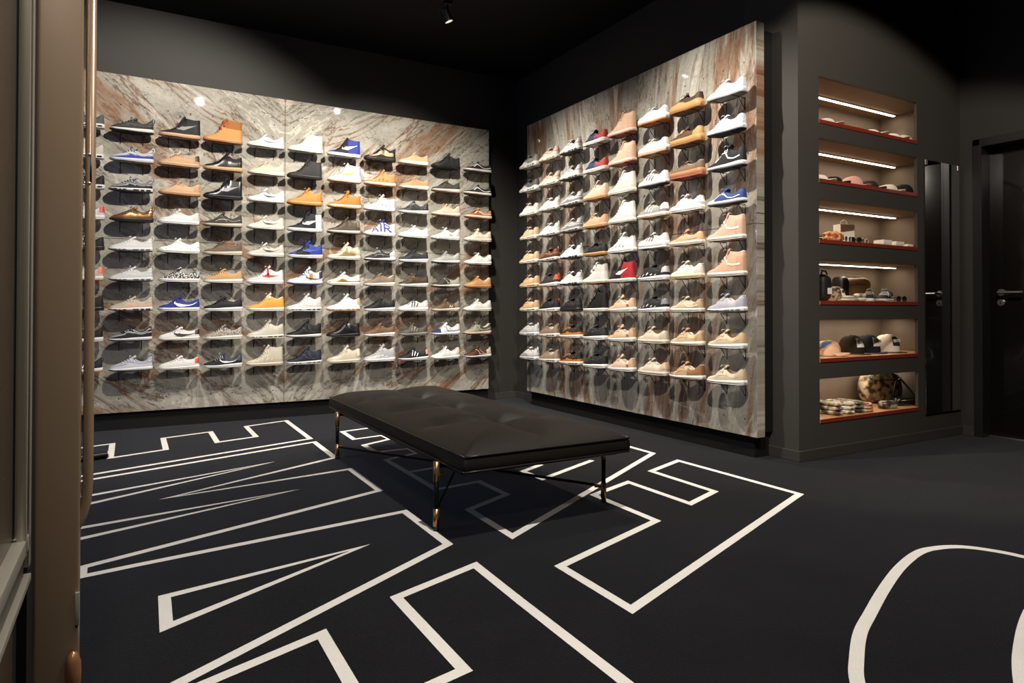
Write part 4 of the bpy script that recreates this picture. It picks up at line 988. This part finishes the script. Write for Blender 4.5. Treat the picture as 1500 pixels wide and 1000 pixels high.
# ------------------------------------------------------------------ caps, bags and small goods
FACE = math.radians(-99)
def cap(x, y, z, label, group, crown, brim, rz=FACE, flat=True, patch=None, txt=None, h=.115, s=1., panels=None, squash=1.):
    r = empty('baseball_cap', (x, y, z), rz, label, 'cap', group)
    V, F = [], []; n, m = 28, 10; cm = crown if not isinstance(crown, str) else mat(crown, .85, 0, .1, 150., .15, .2)
    for i in range(m + 1):
        t = i / m
        for k in range(n):
            a = 2 * PI * k / n; c, d = math.cos(a), math.sin(a)
            rr = math.cos(t * PI / 2) ** .62; front = max(0, c)
            px = c * .098 * rr; py = d * .080 * rr
            pz = h * (math.sin(t * PI / 2) ** (1.05 - .18 * front)) * (1 + .04 * front)
            V.append((px * s, py * s, (pz * squash + .004) * s))
    for i in range(m):
        for k in range(n): F.append((i*n+k, i*n+(k+1) % n, (i+1)*n+(k+1) % n, (i+1)*n+k))
    mi = None; mats = [cm]
    if panels:
        mats.append(mat(panels, .85, 0, .1, 150.)); mi = [1 if 9 < (q % n) < 20 or q % n in (5, 22) else 0 for q in range(len(F))]
    mk('crown', V, F, mats, r, mi)
    b = MB(); b.lathe([(.008, -.002), (.008, .002), (.004, .005), (0, .005)], 10, M=Matrix.Translation((0, 0, (h * squash + .004) * s))); b.build('top_button', [cm], r, True)
    V, F = [], []; nb = 14; nr = 5
    for i in range(nb + 1):
        a = math.radians(-68 + 136 * i / nb)
        for j in range(nr + 1):
            q = j / nr; R0x, R0y = .096, .078
            ext = .068 * math.cos(a * .95) ** .55
            px = R0x * math.cos(a) + q * ext; py = R0y * math.sin(a) * (1 + .02 * q)
            pz = .006 - (0 if flat else (py / .08) ** 2 * .022 * (.3 + q)) + (0 if flat else .022)
            V.append((px * s, py * s, pz * s))
    K_ = len(V); V += [(a, c, d - .0035) for a, c, d in V]
    J = nr + 1
    for i in range(nb):
        for j in range(nr):
            F.append((i*J+j, (i+1)*J+j, (i+1)*J+j+1, i*J+j+1)); F.append((K_+i*J+j, K_+i*J+j+1, K_+(i+1)*J+j+1, K_+(i+1)*J+j))
    for i in range(nb): F.append((i*J+nr, (i+1)*J+nr, K_+(i+1)*J+nr, K_+i*J+nr))
    for j in range(nr):
        F.append((j, j+1, K_+j+1, K_+j)); F.append((nb*J+j, K_+nb*J+j, K_+nb*J+j+1, nb*J+j+1))
    mk('brim', V, F, [mat(brim, .8, 0, .08, 150.)], r)
    if patch:
        # curved label hugging the crown front
        V, F = [], []
        pw = 26 if txt and len(txt) > 2 else 16
        for i in range(9):
            a = math.radians(-pw + 2 * pw * i / 8)
            for j in range(4):
                t = .20 + .42 * j / 3; rr = math.cos(t * PI / 2) ** .62
                V.append(((math.cos(a) * .098 * rr + .0025) * s, math.sin(a) * .080 * rr * s * 1.02, (h * 1.04 * math.sin(t * PI / 2) ** .87 * squash + .004) * s))
        for i in range(8):
            for j in range(3): F.append((i*4+j, (i+1)*4+j, (i+1)*4+j+1, i*4+j+1))
        p = mk('label_patch', V, F, [mat(patch, .7, 0, .03)], r)
        if txt:
            t = .43; rr = math.cos(t * PI / 2) ** .62
            px = (.098 * rr + .0072) * s; pz = (h * math.sin(t * PI / 2) ** .87 * squash + .003) * s
            M = Matrix.Translation((px, 0, pz)) @ Matrix.Rotation(math.radians(-14), 4, 'Y') @ Matrix.Rotation(PI / 2, 4, 'Z') @ Matrix.Rotation(PI / 2, 4, 'X')
            text_mesh('lettering', txt, .030 * s, mat('#101010' if lin(patch)[0] > .3 else '#e9e6df', .7), p, M)
    return r
CY = YN + .19
gcap = 'caps in the wall recesses'
z = SHELFZ[4]
cap(4.006, CY - .04, z, 'peach and blue tie-dyed cap with curved brim, fifth recess from top', gcap, spotted('#dba47c', '#5f86c4', 9, .43, 'noise', '#e6b892'), '#dcae86', rz=math.radians(-58), flat=False, patch='#e0b08c', txt='B', h=.115, s=.84)
cap(4.319, CY, z, 'dark brown flat-brimmed cap with white label, fifth recess from top', gcap, '#2b221a', '#3a352c', patch='#e9e6df', txt='BSTN', h=.132, s=.93)
cap(4.538, CY + .02, z, 'black flat-brimmed cap with white label, between brown and cream caps', gcap, '#202226', '#26282c', patch='#e9e6df', txt='BSTN', h=.132, s=.93)
cap(4.735, CY, z, 'cream cap with black label and dark brim, fifth recess from top', gcap, '#e0d5c0', '#2a2724', patch='#111111', txt='BSTN', h=.128, s=.95)
z = SHELFZ[0]
for x, c, br, lb, sq in ((3.949, '#d9d0c0', '#dcd2c0', 'cream cap at the near end of the topmost recess', .62), (4.44, '#e6e2d8', '#e2ddd2', 'small white cap in the middle of the topmost recess', .55),
                 (4.69, '#ebe7de', '#e4dfd4', 'white cap right of the middle in the topmost recess', .60), (4.832, '#cdb79c', '#d2bea4', 'beige cap at the far end of the topmost recess', .68)):
    cap(x, YN + .14, z, lb, gcap, c, br, rz=math.radians(-80), flat=False, squash=sq, s=.85)
z = SHELFZ[1]
for x, c, br, lb, sq in ((3.886, '#e2dccf', '#e6e0d4', 'white cap at the near end of the second recess', .62), (4.035, '#1d1c1c', '#191818', 'black cap beside the white cap, second recess from top', .66),
                 (4.255, '#d7a093', '#c98578', 'pink cap in the second recess from top', .92), (4.432, '#2c2826', '#22201e', 'charcoal cap just right of the pink cap', .78),
                 (4.657, '#d8cdb9', '#e2d8c6', 'cream curved cap in the second recess from top', .72), (4.85, '#161515', '#121111', 'black cap at the far end of the second recess', .92)):
    cap(x, YN + .14, z, lb, gcap, c, br, rz=math.radians(-80), flat=False, squash=sq, s=.78)

def soft_box(name, x0, x1, y0, y1, z0, z1, m, parent, bulge=.15, n=10, seed=0, wr=.0):
    """rounded, slightly slumped fabric volume"""
    rng = random.Random(seed); bm = bmesh.new(); bmesh.ops.create_cube(bm, size=2)
    bmesh.ops.subdivide_edges(bm, edges=bm.edges[:], cuts=n, use_grid_fill=True)
    ph = [rng.uniform(0, 6) for _ in range(6)]
    for v in bm.verts:
        x, y, z = v.co; e = 6 - bulge * 10; e = max(2.6, e)
        l = (abs(x)**e + abs(y)**e + abs(z)**e) ** (1 / e)
        x, y, z = x / l, y / l, z / l
        k = 1 + wr * (math.sin(x * 7 + ph[0]) * math.sin(y * 6 + ph[1]) + .6 * math.sin(z * 9 + x * 5 + ph[2]))
        z = max(-1, z * (k if z > 0 else 1)); x *= 1 + wr * .5 * math.sin(z * 5 + ph[3])
        v.co = ((x0 + x1) / 2 + x * (x1 - x0) / 2, (y0 + y1) / 2 + y * (y1 - y0) / 2, (z0 + z1) / 2 + z * (z1 - z0) / 2)
    me = bpy.data.meshes.new(name); bm.to_mesh(me); bm.free(); me.materials.append(m)
    me.polygons.foreach_set('use_smooth', [True] * len(me.polygons))
    o = bpy.data.objects.new(name, me); COL.objects.link(o); o.parent = parent; return o

# third recess: paper bag, boxes, glasses, folded goods
z = SHELFZ[2]
r = empty('paper_bag', (4.263, YN + .20, z), math.radians(-10), 'small white paper bag with rope handle in the third recess', 'bag')
b = MB(); b.box(-.062, .062, -.032, .032, 0, .145, bev=.002); b.build('bag_body', [mat('#ece8df', .7, 0, .03)], r)
b = MB(); b.tube([(-.03, 0, .14), (-.025, 0, .168), (0, 0, .180), (.025, 0, .168), (.03, 0, .14)], .003, 6); b.build('handle', [mat('#cfc9bd', .7)], r, True)
b = MB(); b.lathe([(.004, 0), (.004, .001), (0, .001)], 10, M=Matrix.Translation((-.025, -.0325, .045)) @ Matrix.Rotation(PI / 2, 4, 'X')); b.lathe([(.004, 0), (.004, .001), (0, .001)], 10, M=Matrix.Translation((.028, -.0325, .045)) @ Matrix.Rotation(PI / 2, 4, 'X')); b.build('eyelet', [mat('#3a3835', .5)], r)
cap(4.054, YN + .27, z, 'black cap lying at the near end of the third recess', gcap, '#171615', '#141312', rz=math.radians(-60), flat=False, squash=.42, s=.68)
r = empty('bandana', (3.941, YN + .060, z), 0, 'rumpled orange and white patterned bandana in the third recess', 'bandana')
soft_box('cloth', -.060, .060, -.05, .05, 0, .062, spotted('#d89a5a', '#e9ddc8', 30, .45, 'noise', '#a84a2a'), r, .2, 10, 3, .14)
r = empty('black_pouch', (4.201, YN + .34, z), 0, 'small black pouch behind the orange bandana', 'pouch'); 
soft_box('pouch_body', -.06, .06, -.03, .03, 0, .085, mat('#161514', .7), r, .2, 8, 5, .04)
b = MB(); b.tube([(-.05, -.031, .062), (0, -.034, .064), (.05, -.031, .062)], .0025, 6); b.build('zip', [STEEL], r, True)

def glasses(x, y, z, rz, label, frame, lens, group='sunglasses in the wall recesses'):
    r = empty('sunglasses', (x, y, z), rz, label, 'sunglasses', group); r.scale = (.8, .75, .9)
    fm = mat(frame, .3, 0, .03)
    b = MB()
    for s in (-1, 1):
        pts = [(s * .034 + .026 * math.cos(t * PI / 8), 0, .024 + .021 * math.sin(t * PI / 8)) for t in range(17)]
        b.tube(pts, .0028, 6, cap=False)
    b.tube([(-.010, 0, .030), (0, -.002, .034), (.010, 0, .030)], .0028, 6)
    b.build('frame', [fm], r, True)
    for s in (-1, 1):
        b = MB(); b.tube([(s * .060, 0, .034), (s * .064, .01, .034), (s * .062, .09, .034), (s * .058, .125, .012)], .0026, 6); b.build('temple', [fm], r, True)
        b = MB(); b.lathe([(.0245, 0), (.0245, .0015), (0, .0022)], 20, M=Matrix.Translation((s * .034, 0, .024)) @ Matrix.Rotation(PI / 2, 4, 'X') @ Matrix.Diagonal((1, .82, 1, 1))); b.build('lens', [mat(lens, .08, 0, .02, coat=.5)], r, True)
glasses(4.052, YN + .030, z, math.radians(10), 'round sunglasses in front of the small white paper bag', '#d9d4c8', '#26262a')
glasses(4.161, YN + .045, z, math.radians(-12), 'dark sunglasses between the white paper bag and the pale pair', '#20242e', '#15181f')
glasses(4.282, YN + .06, z, math.radians(8), 'pale framed sunglasses left of the row of white boxes', '#d9c8ae', '#4a4036')
for x, w, h, lb in ((4.525, .100, .042, 'flat white box nearest the pale sunglasses, third recess'), (4.671, .095, .038, 'flat white box in the middle of three, third recess'), (4.805, .085, .026, 'thinnest of three flat white boxes, far end of third recess')):
    r = empty('gift_box', (x, YN + .085, z), 0, lb, 'box', 'white boxes in the third recess')
    b = MB(); b.box(-w / 2 + .002, w / 2 - .002, -.034, .034, 0, h * .6, bev=.001); b.build('box_base', [mat('#dcd8cf', .6, 0, .03)], r)
    b = MB(); b.box(-w / 2, w / 2, -.036, .036, h * .45, h, bev=.0015); b.build('box_lid', [mat('#efece6', .6, 0, .03)], r)

# fourth recess
z = SHELFZ[3]
r = empty('backpack', (3.907, YN + .15, z), 0, 'black backpack with white label at the near end of fourth recess', 'bag')
soft_box('bag_body', -.050, .055, -.08, .09, 0, .175, mat('#151515', .6, 0, .1, 90., .2), r, .18, 9, 8, .02)
b = MB(); b.box(-.010, .030, -.0835, -.080, .045, .085); b.build('label_patch', [mat('#e6e3db', .6)], r)
b = MB(); b.tube([(-.03, -.05, .172), (-.02, -.045, .196), (.02, -.045, .196), (.03, -.05, .172)], .005, 8); b.build('handle', [mat('#101010', .7)], r, True)
cap(4.158, YN + .21, z, 'brown camouflage cap with black and white label, fourth recess', gcap, spotted('#6a5540', '#2e2a24', 40, .44, 'noise', '#a08a6c'), '#4a3c2c', rz=math.radians(-80), flat=True, patch='#e6e3db', txt='BSTN', h=.120, s=.80)
r = empty('shoulder_bag', (4.469, YN + .27, z), math.radians(-12), 'tan and black shoulder bag standing in the fourth recess', 'bag')
soft_box('bag_body', -.115, .135, -.05, .05, 0, .175, mat('#a58a6c', .75, 0, .08, 120., .15), r, .22, 10, 12, .02)
soft_box('side_panel', -.150, -.075, -.056, .056, 0, .180, mat('#1a1715', .5), r, .2, 8, 13, .02)
b = MB(); b.tube([(-.08, -.02, .172), (-.02, -.025, .180), (.05, -.02, .172), (.12, 0, .13), (.132, .01, .06)], .004, 8); b.build('strap', [mat('#1a1715', .6)], r, True)
b = MB(); b.tube([(-.07, -.049, .12), (.0, -.053, .125), (.11, -.045, .115)], .0028, 6); b.build('zip', [mat('#5c4c3a', .4, .5)], r, True)
def folded(name, cat_, x, y, z, w, d, h, m, label, group, rz=0., seed=0, layers=3, m2=None):
    r = empty(name, (x, y, z), rz, label, cat_, group)
    for k in range(layers):
        soft_box('fold', -w/2 + .004*k, w/2 - .003*k, -d/2, d/2 - .004*k, h*k/layers, h*(k+1)/layers + .002, m2 if (m2 and k == layers-1) else m, r, .26, 7, seed + k, .03)
    return r
CL = mat('#d9cfbd', .85, 0, .1, 80., .2)
folded('folded_towel', 'cloth', 4.068, YN + .045, z, .10, .060, .034, CL, 'folded cream cloth in front of the camouflage cap, fourth recess', None, .1, 1, 2)
folded('folded_scarf', 'cloth', 4.192, YN + .045, z, .09, .06, .050, spotted('#d8cfc0', '#8c8478', 22, .42, 'noise'), 'rumpled pale grey scarf in front of tan shoulder bag', None, -.1, 5, 2)
fs = S('', 'court', '#2a2724', '#e6e3dc', '#8d8474', reg='collar', lg='side', lgc='#e9e6df', lace='#e2dfd8')
make_shoe(fs[1], 'sneaker', (4.456, YN + .140, z), math.radians(-150), 'black and grey small shoe left of its pair in fourth recess', 'small shoes in the fourth recess')
fs = S('', 'court', '#1d1c1b', '#eeece6', '#2c2b29', reg='collar', lg='side', lgc='#efece6', lace='#e9e6e0')
o = make_shoe(fs[1], 'sneaker', (4.549, YN + .085, z), math.radians(12), 'black shoe with white wave stripe and white sole, fourth recess', 'small shoes in the fourth recess')
for q in COL.objects:
    if q.name.startswith('sneaker') and q.parent is None and 'fourth recess' in q.get('label', '') and 'recess' in q['label']: q.scale = (.64, .8, .86)
glasses(4.694, YN + .055, z, math.radians(-8), 'black sunglasses at the far end of the fourth recess', '#15120f', '#0f0f10')

# sixth recess: folded camouflage garments, bag, pouch, strap bag
z = SHELFZ[5]
CAM = spotted('#8a7c62', '#3c3226', 20, .42, 'noise', '#c9bb9c'); CAML = spotted('#cfc4ae', '#6a5c48', 16, .40, 'noise', '#e2dac8')
CAMG = spotted('#5b5543', '#26211a', 24, .43, 'noise', '#9c9274'); REDS = spotted('#dccab0', '#a8382a', 12, .40, 'noise', '#c9925c')
gg = 'folded garments in the lowest recess'
folded('folded_shirt', 'shirt', 3.963, YN + .12, z, .088, .20, .085, CAM, 'folded tan camouflage shirt at the near end of lowest recess', gg, .02, 21, 3)
folded('folded_shirt', 'shirt', 4.085, YN + .12, z, .088, .20, .080, CAML, 'folded pale white camouflage shirt in the lowest recess', gg, .02, 31, 3)
folded('folded_shirt', 'shirt', 4.195, YN + .125, z, .080, .20, .078, CAMG, 'folded dark olive camouflage shirt in the lowest recess', gg, .02, 41, 3)
folded('folded_shirt', 'shirt', 4.284, YN + .085, z, .10, .12, .058, REDS, 'folded cream shirt with red stripes in the lowest recess', gg, .02, 51, 3)
r = empty('duffel_bag', (4.788, YN + .275, z), math.radians(-14), 'rounded camouflage duffel bag standing in the lowest recess', 'bag')
soft_box('bag_body', -.165, .165, -.065, .065, 0, .225, CAM, r, .24, 12, 61, .03)
b = MB(); b.tube([(-.150, -.058, .165), (-.08, -.068, .172), (.0, -.070, .172), (.08, -.068, .170), (.150, -.055, .165)], .0035, 6); b.build('zip', [mat('#1c1814', .5)], r, True)
b = MB(); b.tube([(-.10, -.052, .20), (-.07, -.05, .235), (.04, -.05, .238), (.09, -.052, .205)], .007, 8); b.build('handle', [mat('#2a241c', .7)], r, True)
b = MB()
b.tube([(.115, -.067, .02), (.120, -.075, .10), (.115, -.067, .19)], .009, 6); b.build('strap', [mat('#1c1814', .6)], r, True)
r = empty('pouch', (4.54, YN + .065, z), math.radians(-20), 'small camouflage pouch in front of the camouflage duffel bag', 'pouch')
soft_box('pouch_body', -.068, .068, -.028, .028, 0, .055, CAMG, r, .2, 8, 71, .03)
b = MB(); b.tube([(-.06, -.028, .038), (0, -.031, .040), (.06, -.028, .038)], .002, 6); b.build('zip', [STEEL], r, True)
r = empty('belt_bag', (4.831, YN + .105, z), math.radians(-14), 'glossy black belt bag at the far end of lowest recess', 'bag')
soft_box('bag_body', -.115, .115, -.05, .05, 0, .062, mat('#121110', .3), r, .22, 9, 81, .05)
b = MB(); b.tube([(-.10, .02, .05), (-.06, .03, .16), (-.02, .03, .185), (.02, .02, .14), (.08, .0, .06), (.135, -.02, .03), (.15, -.05, .012), (.05, -.085, .012)], .007, 8); b.build('strap', [mat('#141210', .4)], r, True)
b = MB(); b.tube([(-.09, -.049, .04), (0, -.053, .042), (.09, -.048, .04)], .0022, 6); b.build('zip', [STEEL], r, True)

# ------------------------------------------------------------------ bronze glazed door standing open in the foreground
BRZ = mat('#8a7660', .38, .15, .03, 2., 0, .5, coat=.25)
DBR = mat('#4a3c30', .25, .1, .03, 2., 0, .5)
SIL = mat('#a09b8f', .32, .4, .02)
gd = empty('bronze_door', (-.15, .85, 0), 0, 'bronze metal door with dark pane, silver trim and slim pull rail in left foreground', 'door')
H_ = 2.45
def gpart(name, boxes, m, par=gd, bev=.002):
    b = MB()
    for x0, x1, y0, y1, z0, z1 in boxes: b.box(x0 + .15, x1 + .15, y0 - .85, y1 - .85, z0, z1, bev=bev)
    o = b.build(name, [m], par); smooth_angle(o); return o
gpart('post', [(-.225, -.0840, 1.545, 1.585, 0, H_)], BRZ, bev=.006)
gpart('dark_gap', [(-.20, -.172, 1.40, 1.546, 0, H_), (-.20, -.157, 1.458, 1.544, 0, H_)], BLACK, bev=0)
pane = gpart('pane', [(-.176, -.170, .15, 1.385, .50, H_ - .06)], DBR)
gpart('lower_panel', [(-.176, -.170, .15, 1.40, .02, .44)], DBR)
gpart('rail', [(-.185, -.160, .15, 1.44, .452, .503)], mat('#4a463e', .35, .6, .03))
gpart('silver_trim', [(-.165, -.151, 1.388, 1.400, .500, H_), (-.170, -.153, 1.41, 1.418, .500, H_), (-.165, -.151, 1.430, 1.452, .47, H_)], SIL)
gpart('silver_trim', [(-.172, -.151, .15, 1.44, .503, .528), (-.166, -.151, .15, 1.46, .438, .451)], SIL)
b = MB(); X_ = -.0715 + .15; Y_ = 1.565 - .85
b.tube([(X_, Y_, H_ - .1), (X_, Y_, .585), (X_ - .001, Y_, .56), (X_ - .004, Y_, .535), (X_ - .010, Y_, .512), (X_ - .018, Y_, .495), (X_ - .028, Y_, .485)], .0092, 14)
pr = b.build('pull_rail', [mat('#8a7660', .3, .3, .03)], gd, True)
b = MB()
for zz in (1.225, 1.168): b.lathe([(.0035, 0), (.0035, .002), (0, .003)], 10, M=Matrix.Translation((X_ - .002, Y_ - .0085, zz)) @ Matrix.Rotation(PI / 2, 4, 'X'))
b.build('screw', [STEEL], pr, True)
b = MB(); b.tube([(X_ + .001, Y_ - .0085, 1.222), (X_ + .001, Y_ - .0085, 1.171)], .0022, 6); b.build('slot', [mat('#2a221c', .5)], pr, True)
gpart('latch_plate', [(-.0905, -.0825, 1.539, 1.546, .310, .372)], SIL, bev=.0015)
b = MB(); b.lathe([(0, -.045), (.008, -.042), (.013, -.02), (.014, 0), (.013, .02), (.007, .036), (0, .04)], 16, M=Matrix.Translation((-.092 + .15, 1.532 - .85, .225))); b.build('lower_knob', [mat('#9a6c4c', .3, .5, .03)], gd, True)
r = empty('metal_tube', (-.165, 4.80, .0), math.radians(20), 'short black metal tube with pale end lying on carpet beside the door rail', 'tube')
b = MB(); b.tube([(-.14, 0, .022), (.045, 0, .022)], .021, 16); smooth_angle(b.build('tube_body', [mat('#14120f', .35, .4)], r))
b = MB(); b.tube([(.045, 0, .022), (.052, 0, .022)], .020, 16); smooth_angle(b.build('end_cap', [mat('#cfcac0', .4)], r))

# ------------------------------------------------------------------ track spotlights
SP = emit('#fff1dc', 120)
HOUS = mat('#141414', .4, .3, .03)
track = MB
for yy, lb in ((4.68, 'black ceiling track nearest the stone wall corner'), (3.90, 'black ceiling track farther from the left stone wall')):
    b = MB(); b.box(-2.0, 2.13, yy - .018, yy + .018, ZC - .034, ZC); o = b.build('track_rail', [BLACK]); tag(o, lb, 'track', 'ceiling tracks')
heads = [  # position, target, watts, cone, where
    ((.63, 3.90, 3.16), (.15, 5.87, 1.25), 290, 104, .45, 'set back from the left part of the left stone wall'),
    ((2.00, 4.25, 3.18), (1.98, 5.87, .65), 330, 104, .85, 'beside the lit one, close to the left stone wall'),
    ((2.10, 4.68, 3.16), (3.34, 4.60, .45), 250, 100, 1., 'glowing above the far end of the right stone wall'),
    ((2.15, 3.10, 3.16), (3.34, 3.30, .65), 280, 104, 1., 'above the near end of the right stone wall'),
]
proto = None
for i, (p, t, wt, cone, bl, lb) in enumerate(heads):
    d = (Vector(t) - Vector(p)).normalized(); q = d.to_track_quat('-Z', 'Y')
    root = empty('spotlight', (p[0], p[1], ZC - .034), 0, 'black track spotlight ' + lb, 'spotlight', 'track spotlights')
    zc = p[2] - (ZC - .034)
    b = MB(); b.box(-.03, .03, -.015, .015, -.018, 0, bev=.002); b.tube([(0, 0, -.015), (0, 0, zc + .03)], .006, 8); b.build('bracket', [HOUS], root)
    M = Matrix.Translation((0, 0, zc)) @ q.to_matrix().to_4x4()
    b = MB(); b.lathe([(.030, .075), (.034, .07), (.036, 0), (.036, -.030), (.033, -.030), (.030, -.004), (.0, -.004)], 24, M=M); smooth_angle(b.build('housing', [HOUS], root))
    b = MB(); b.lathe([(.030, -.010), (.026, -.013), (0, -.014)], 24, M=M); b.build('lens', [SP], root, True)
    ld = bpy.data.lights.new('spot_beam', 'SPOT'); ld.energy = wt; ld.spot_size = math.radians(cone); ld.spot_blend = bl; ld.shadow_soft_size = .018; ld.color = (1, .93, .84)
    lo = bpy.data.objects.new('spot_beam', ld); COL.objects.link(lo); lo.location = Vector(p) + d * .04; lo.rotation_euler = q.to_euler()
def lamp(kind, name, loc, target, watts, color, **k):
    ld = bpy.data.lights.new(name, kind); ld.energy = watts; ld.color = color
    for a, v in k.items(): setattr(ld, a, v)
    lo = bpy.data.objects.new(name, ld); COL.objects.link(lo); lo.location = loc
    lo.rotation_euler = (Vector(target) - Vector(loc)).to_track_quat('-Z', 'Y').to_euler(); return lo
# ceiling spot over the passage by the door, and one above the sales floor behind the camera
lamp('SPOT', 'passage_spot', (2.7, .9, 3.2), (4.3, 2.65, 1.05), 240, (1, .9, .8), spot_size=math.radians(70), spot_blend=.25, shadow_soft_size=.03)
lamp('SPOT', 'floor_spot', (1.2, 1.2, 3.2), (1.4, 2.3, 0), 400, (1, .93, .85), spot_size=math.radians(110), spot_blend=.6, shadow_soft_size=.05)
lamp('SPOT', 'entrance_spot', (-.1, -.5, 3.1), (-.1, 1.5, 1.0), 90, (1, .9, .78), spot_size=math.radians(70), spot_blend=.6, shadow_soft_size=.06)
# blue daylight from the shop front on the left
lamp('AREA', 'shopfront_daylight', (-3.0, 3.6, 1.4), (1.0, 5.0, .3), 30, (.42, .55, 1.0), shape='RECTANGLE', size=2.2, size_y=2.2)

w = bpy.data.worlds.new('dim_room'); bpy.context.scene.world = w; w.use_nodes = True
w.node_tree.nodes['Background'].inputs[0].default_value = (.5, .5, .55, 1); w.node_tree.nodes['Background'].inputs[1].default_value = .02

# ------------------------------------------------------------------ camera
cd = bpy.data.cameras.new('camera'); cam = bpy.data.objects.new('camera', cd); COL.objects.link(cam)
th, pi_, ro = [math.radians(a) for a in (29.7401, .5925, .0725)]
F_ = Vector((math.sin(th) * math.cos(pi_), math.cos(th) * math.cos(pi_), math.sin(pi_)))
R_ = Vector((math.cos(th), -math.sin(th), 0)); U_ = R_.cross(F_)
R2 = R_ * math.cos(ro) + U_ * math.sin(ro); U2 = -R_ * math.sin(ro) + U_ * math.cos(ro)
M = Matrix((R2, U2, -F_)).transposed().to_4x4(); M.translation = Vector((0, 0, .92)); cam.matrix_world = M
cd.sensor_width = 36; cd.lens = 977.064 / 1500 * 36; cd.shift_y = -(500 - 442.993) / 1500; cd.clip_start = .05
sc = bpy.context.scene; sc.camera = cam
sc.view_settings.view_transform = 'Standard'; sc.view_settings.look = 'None'; sc.view_settings.exposure = 0; sc.view_settings.gamma = 1
sc.view_settings.use_curve_mapping = False
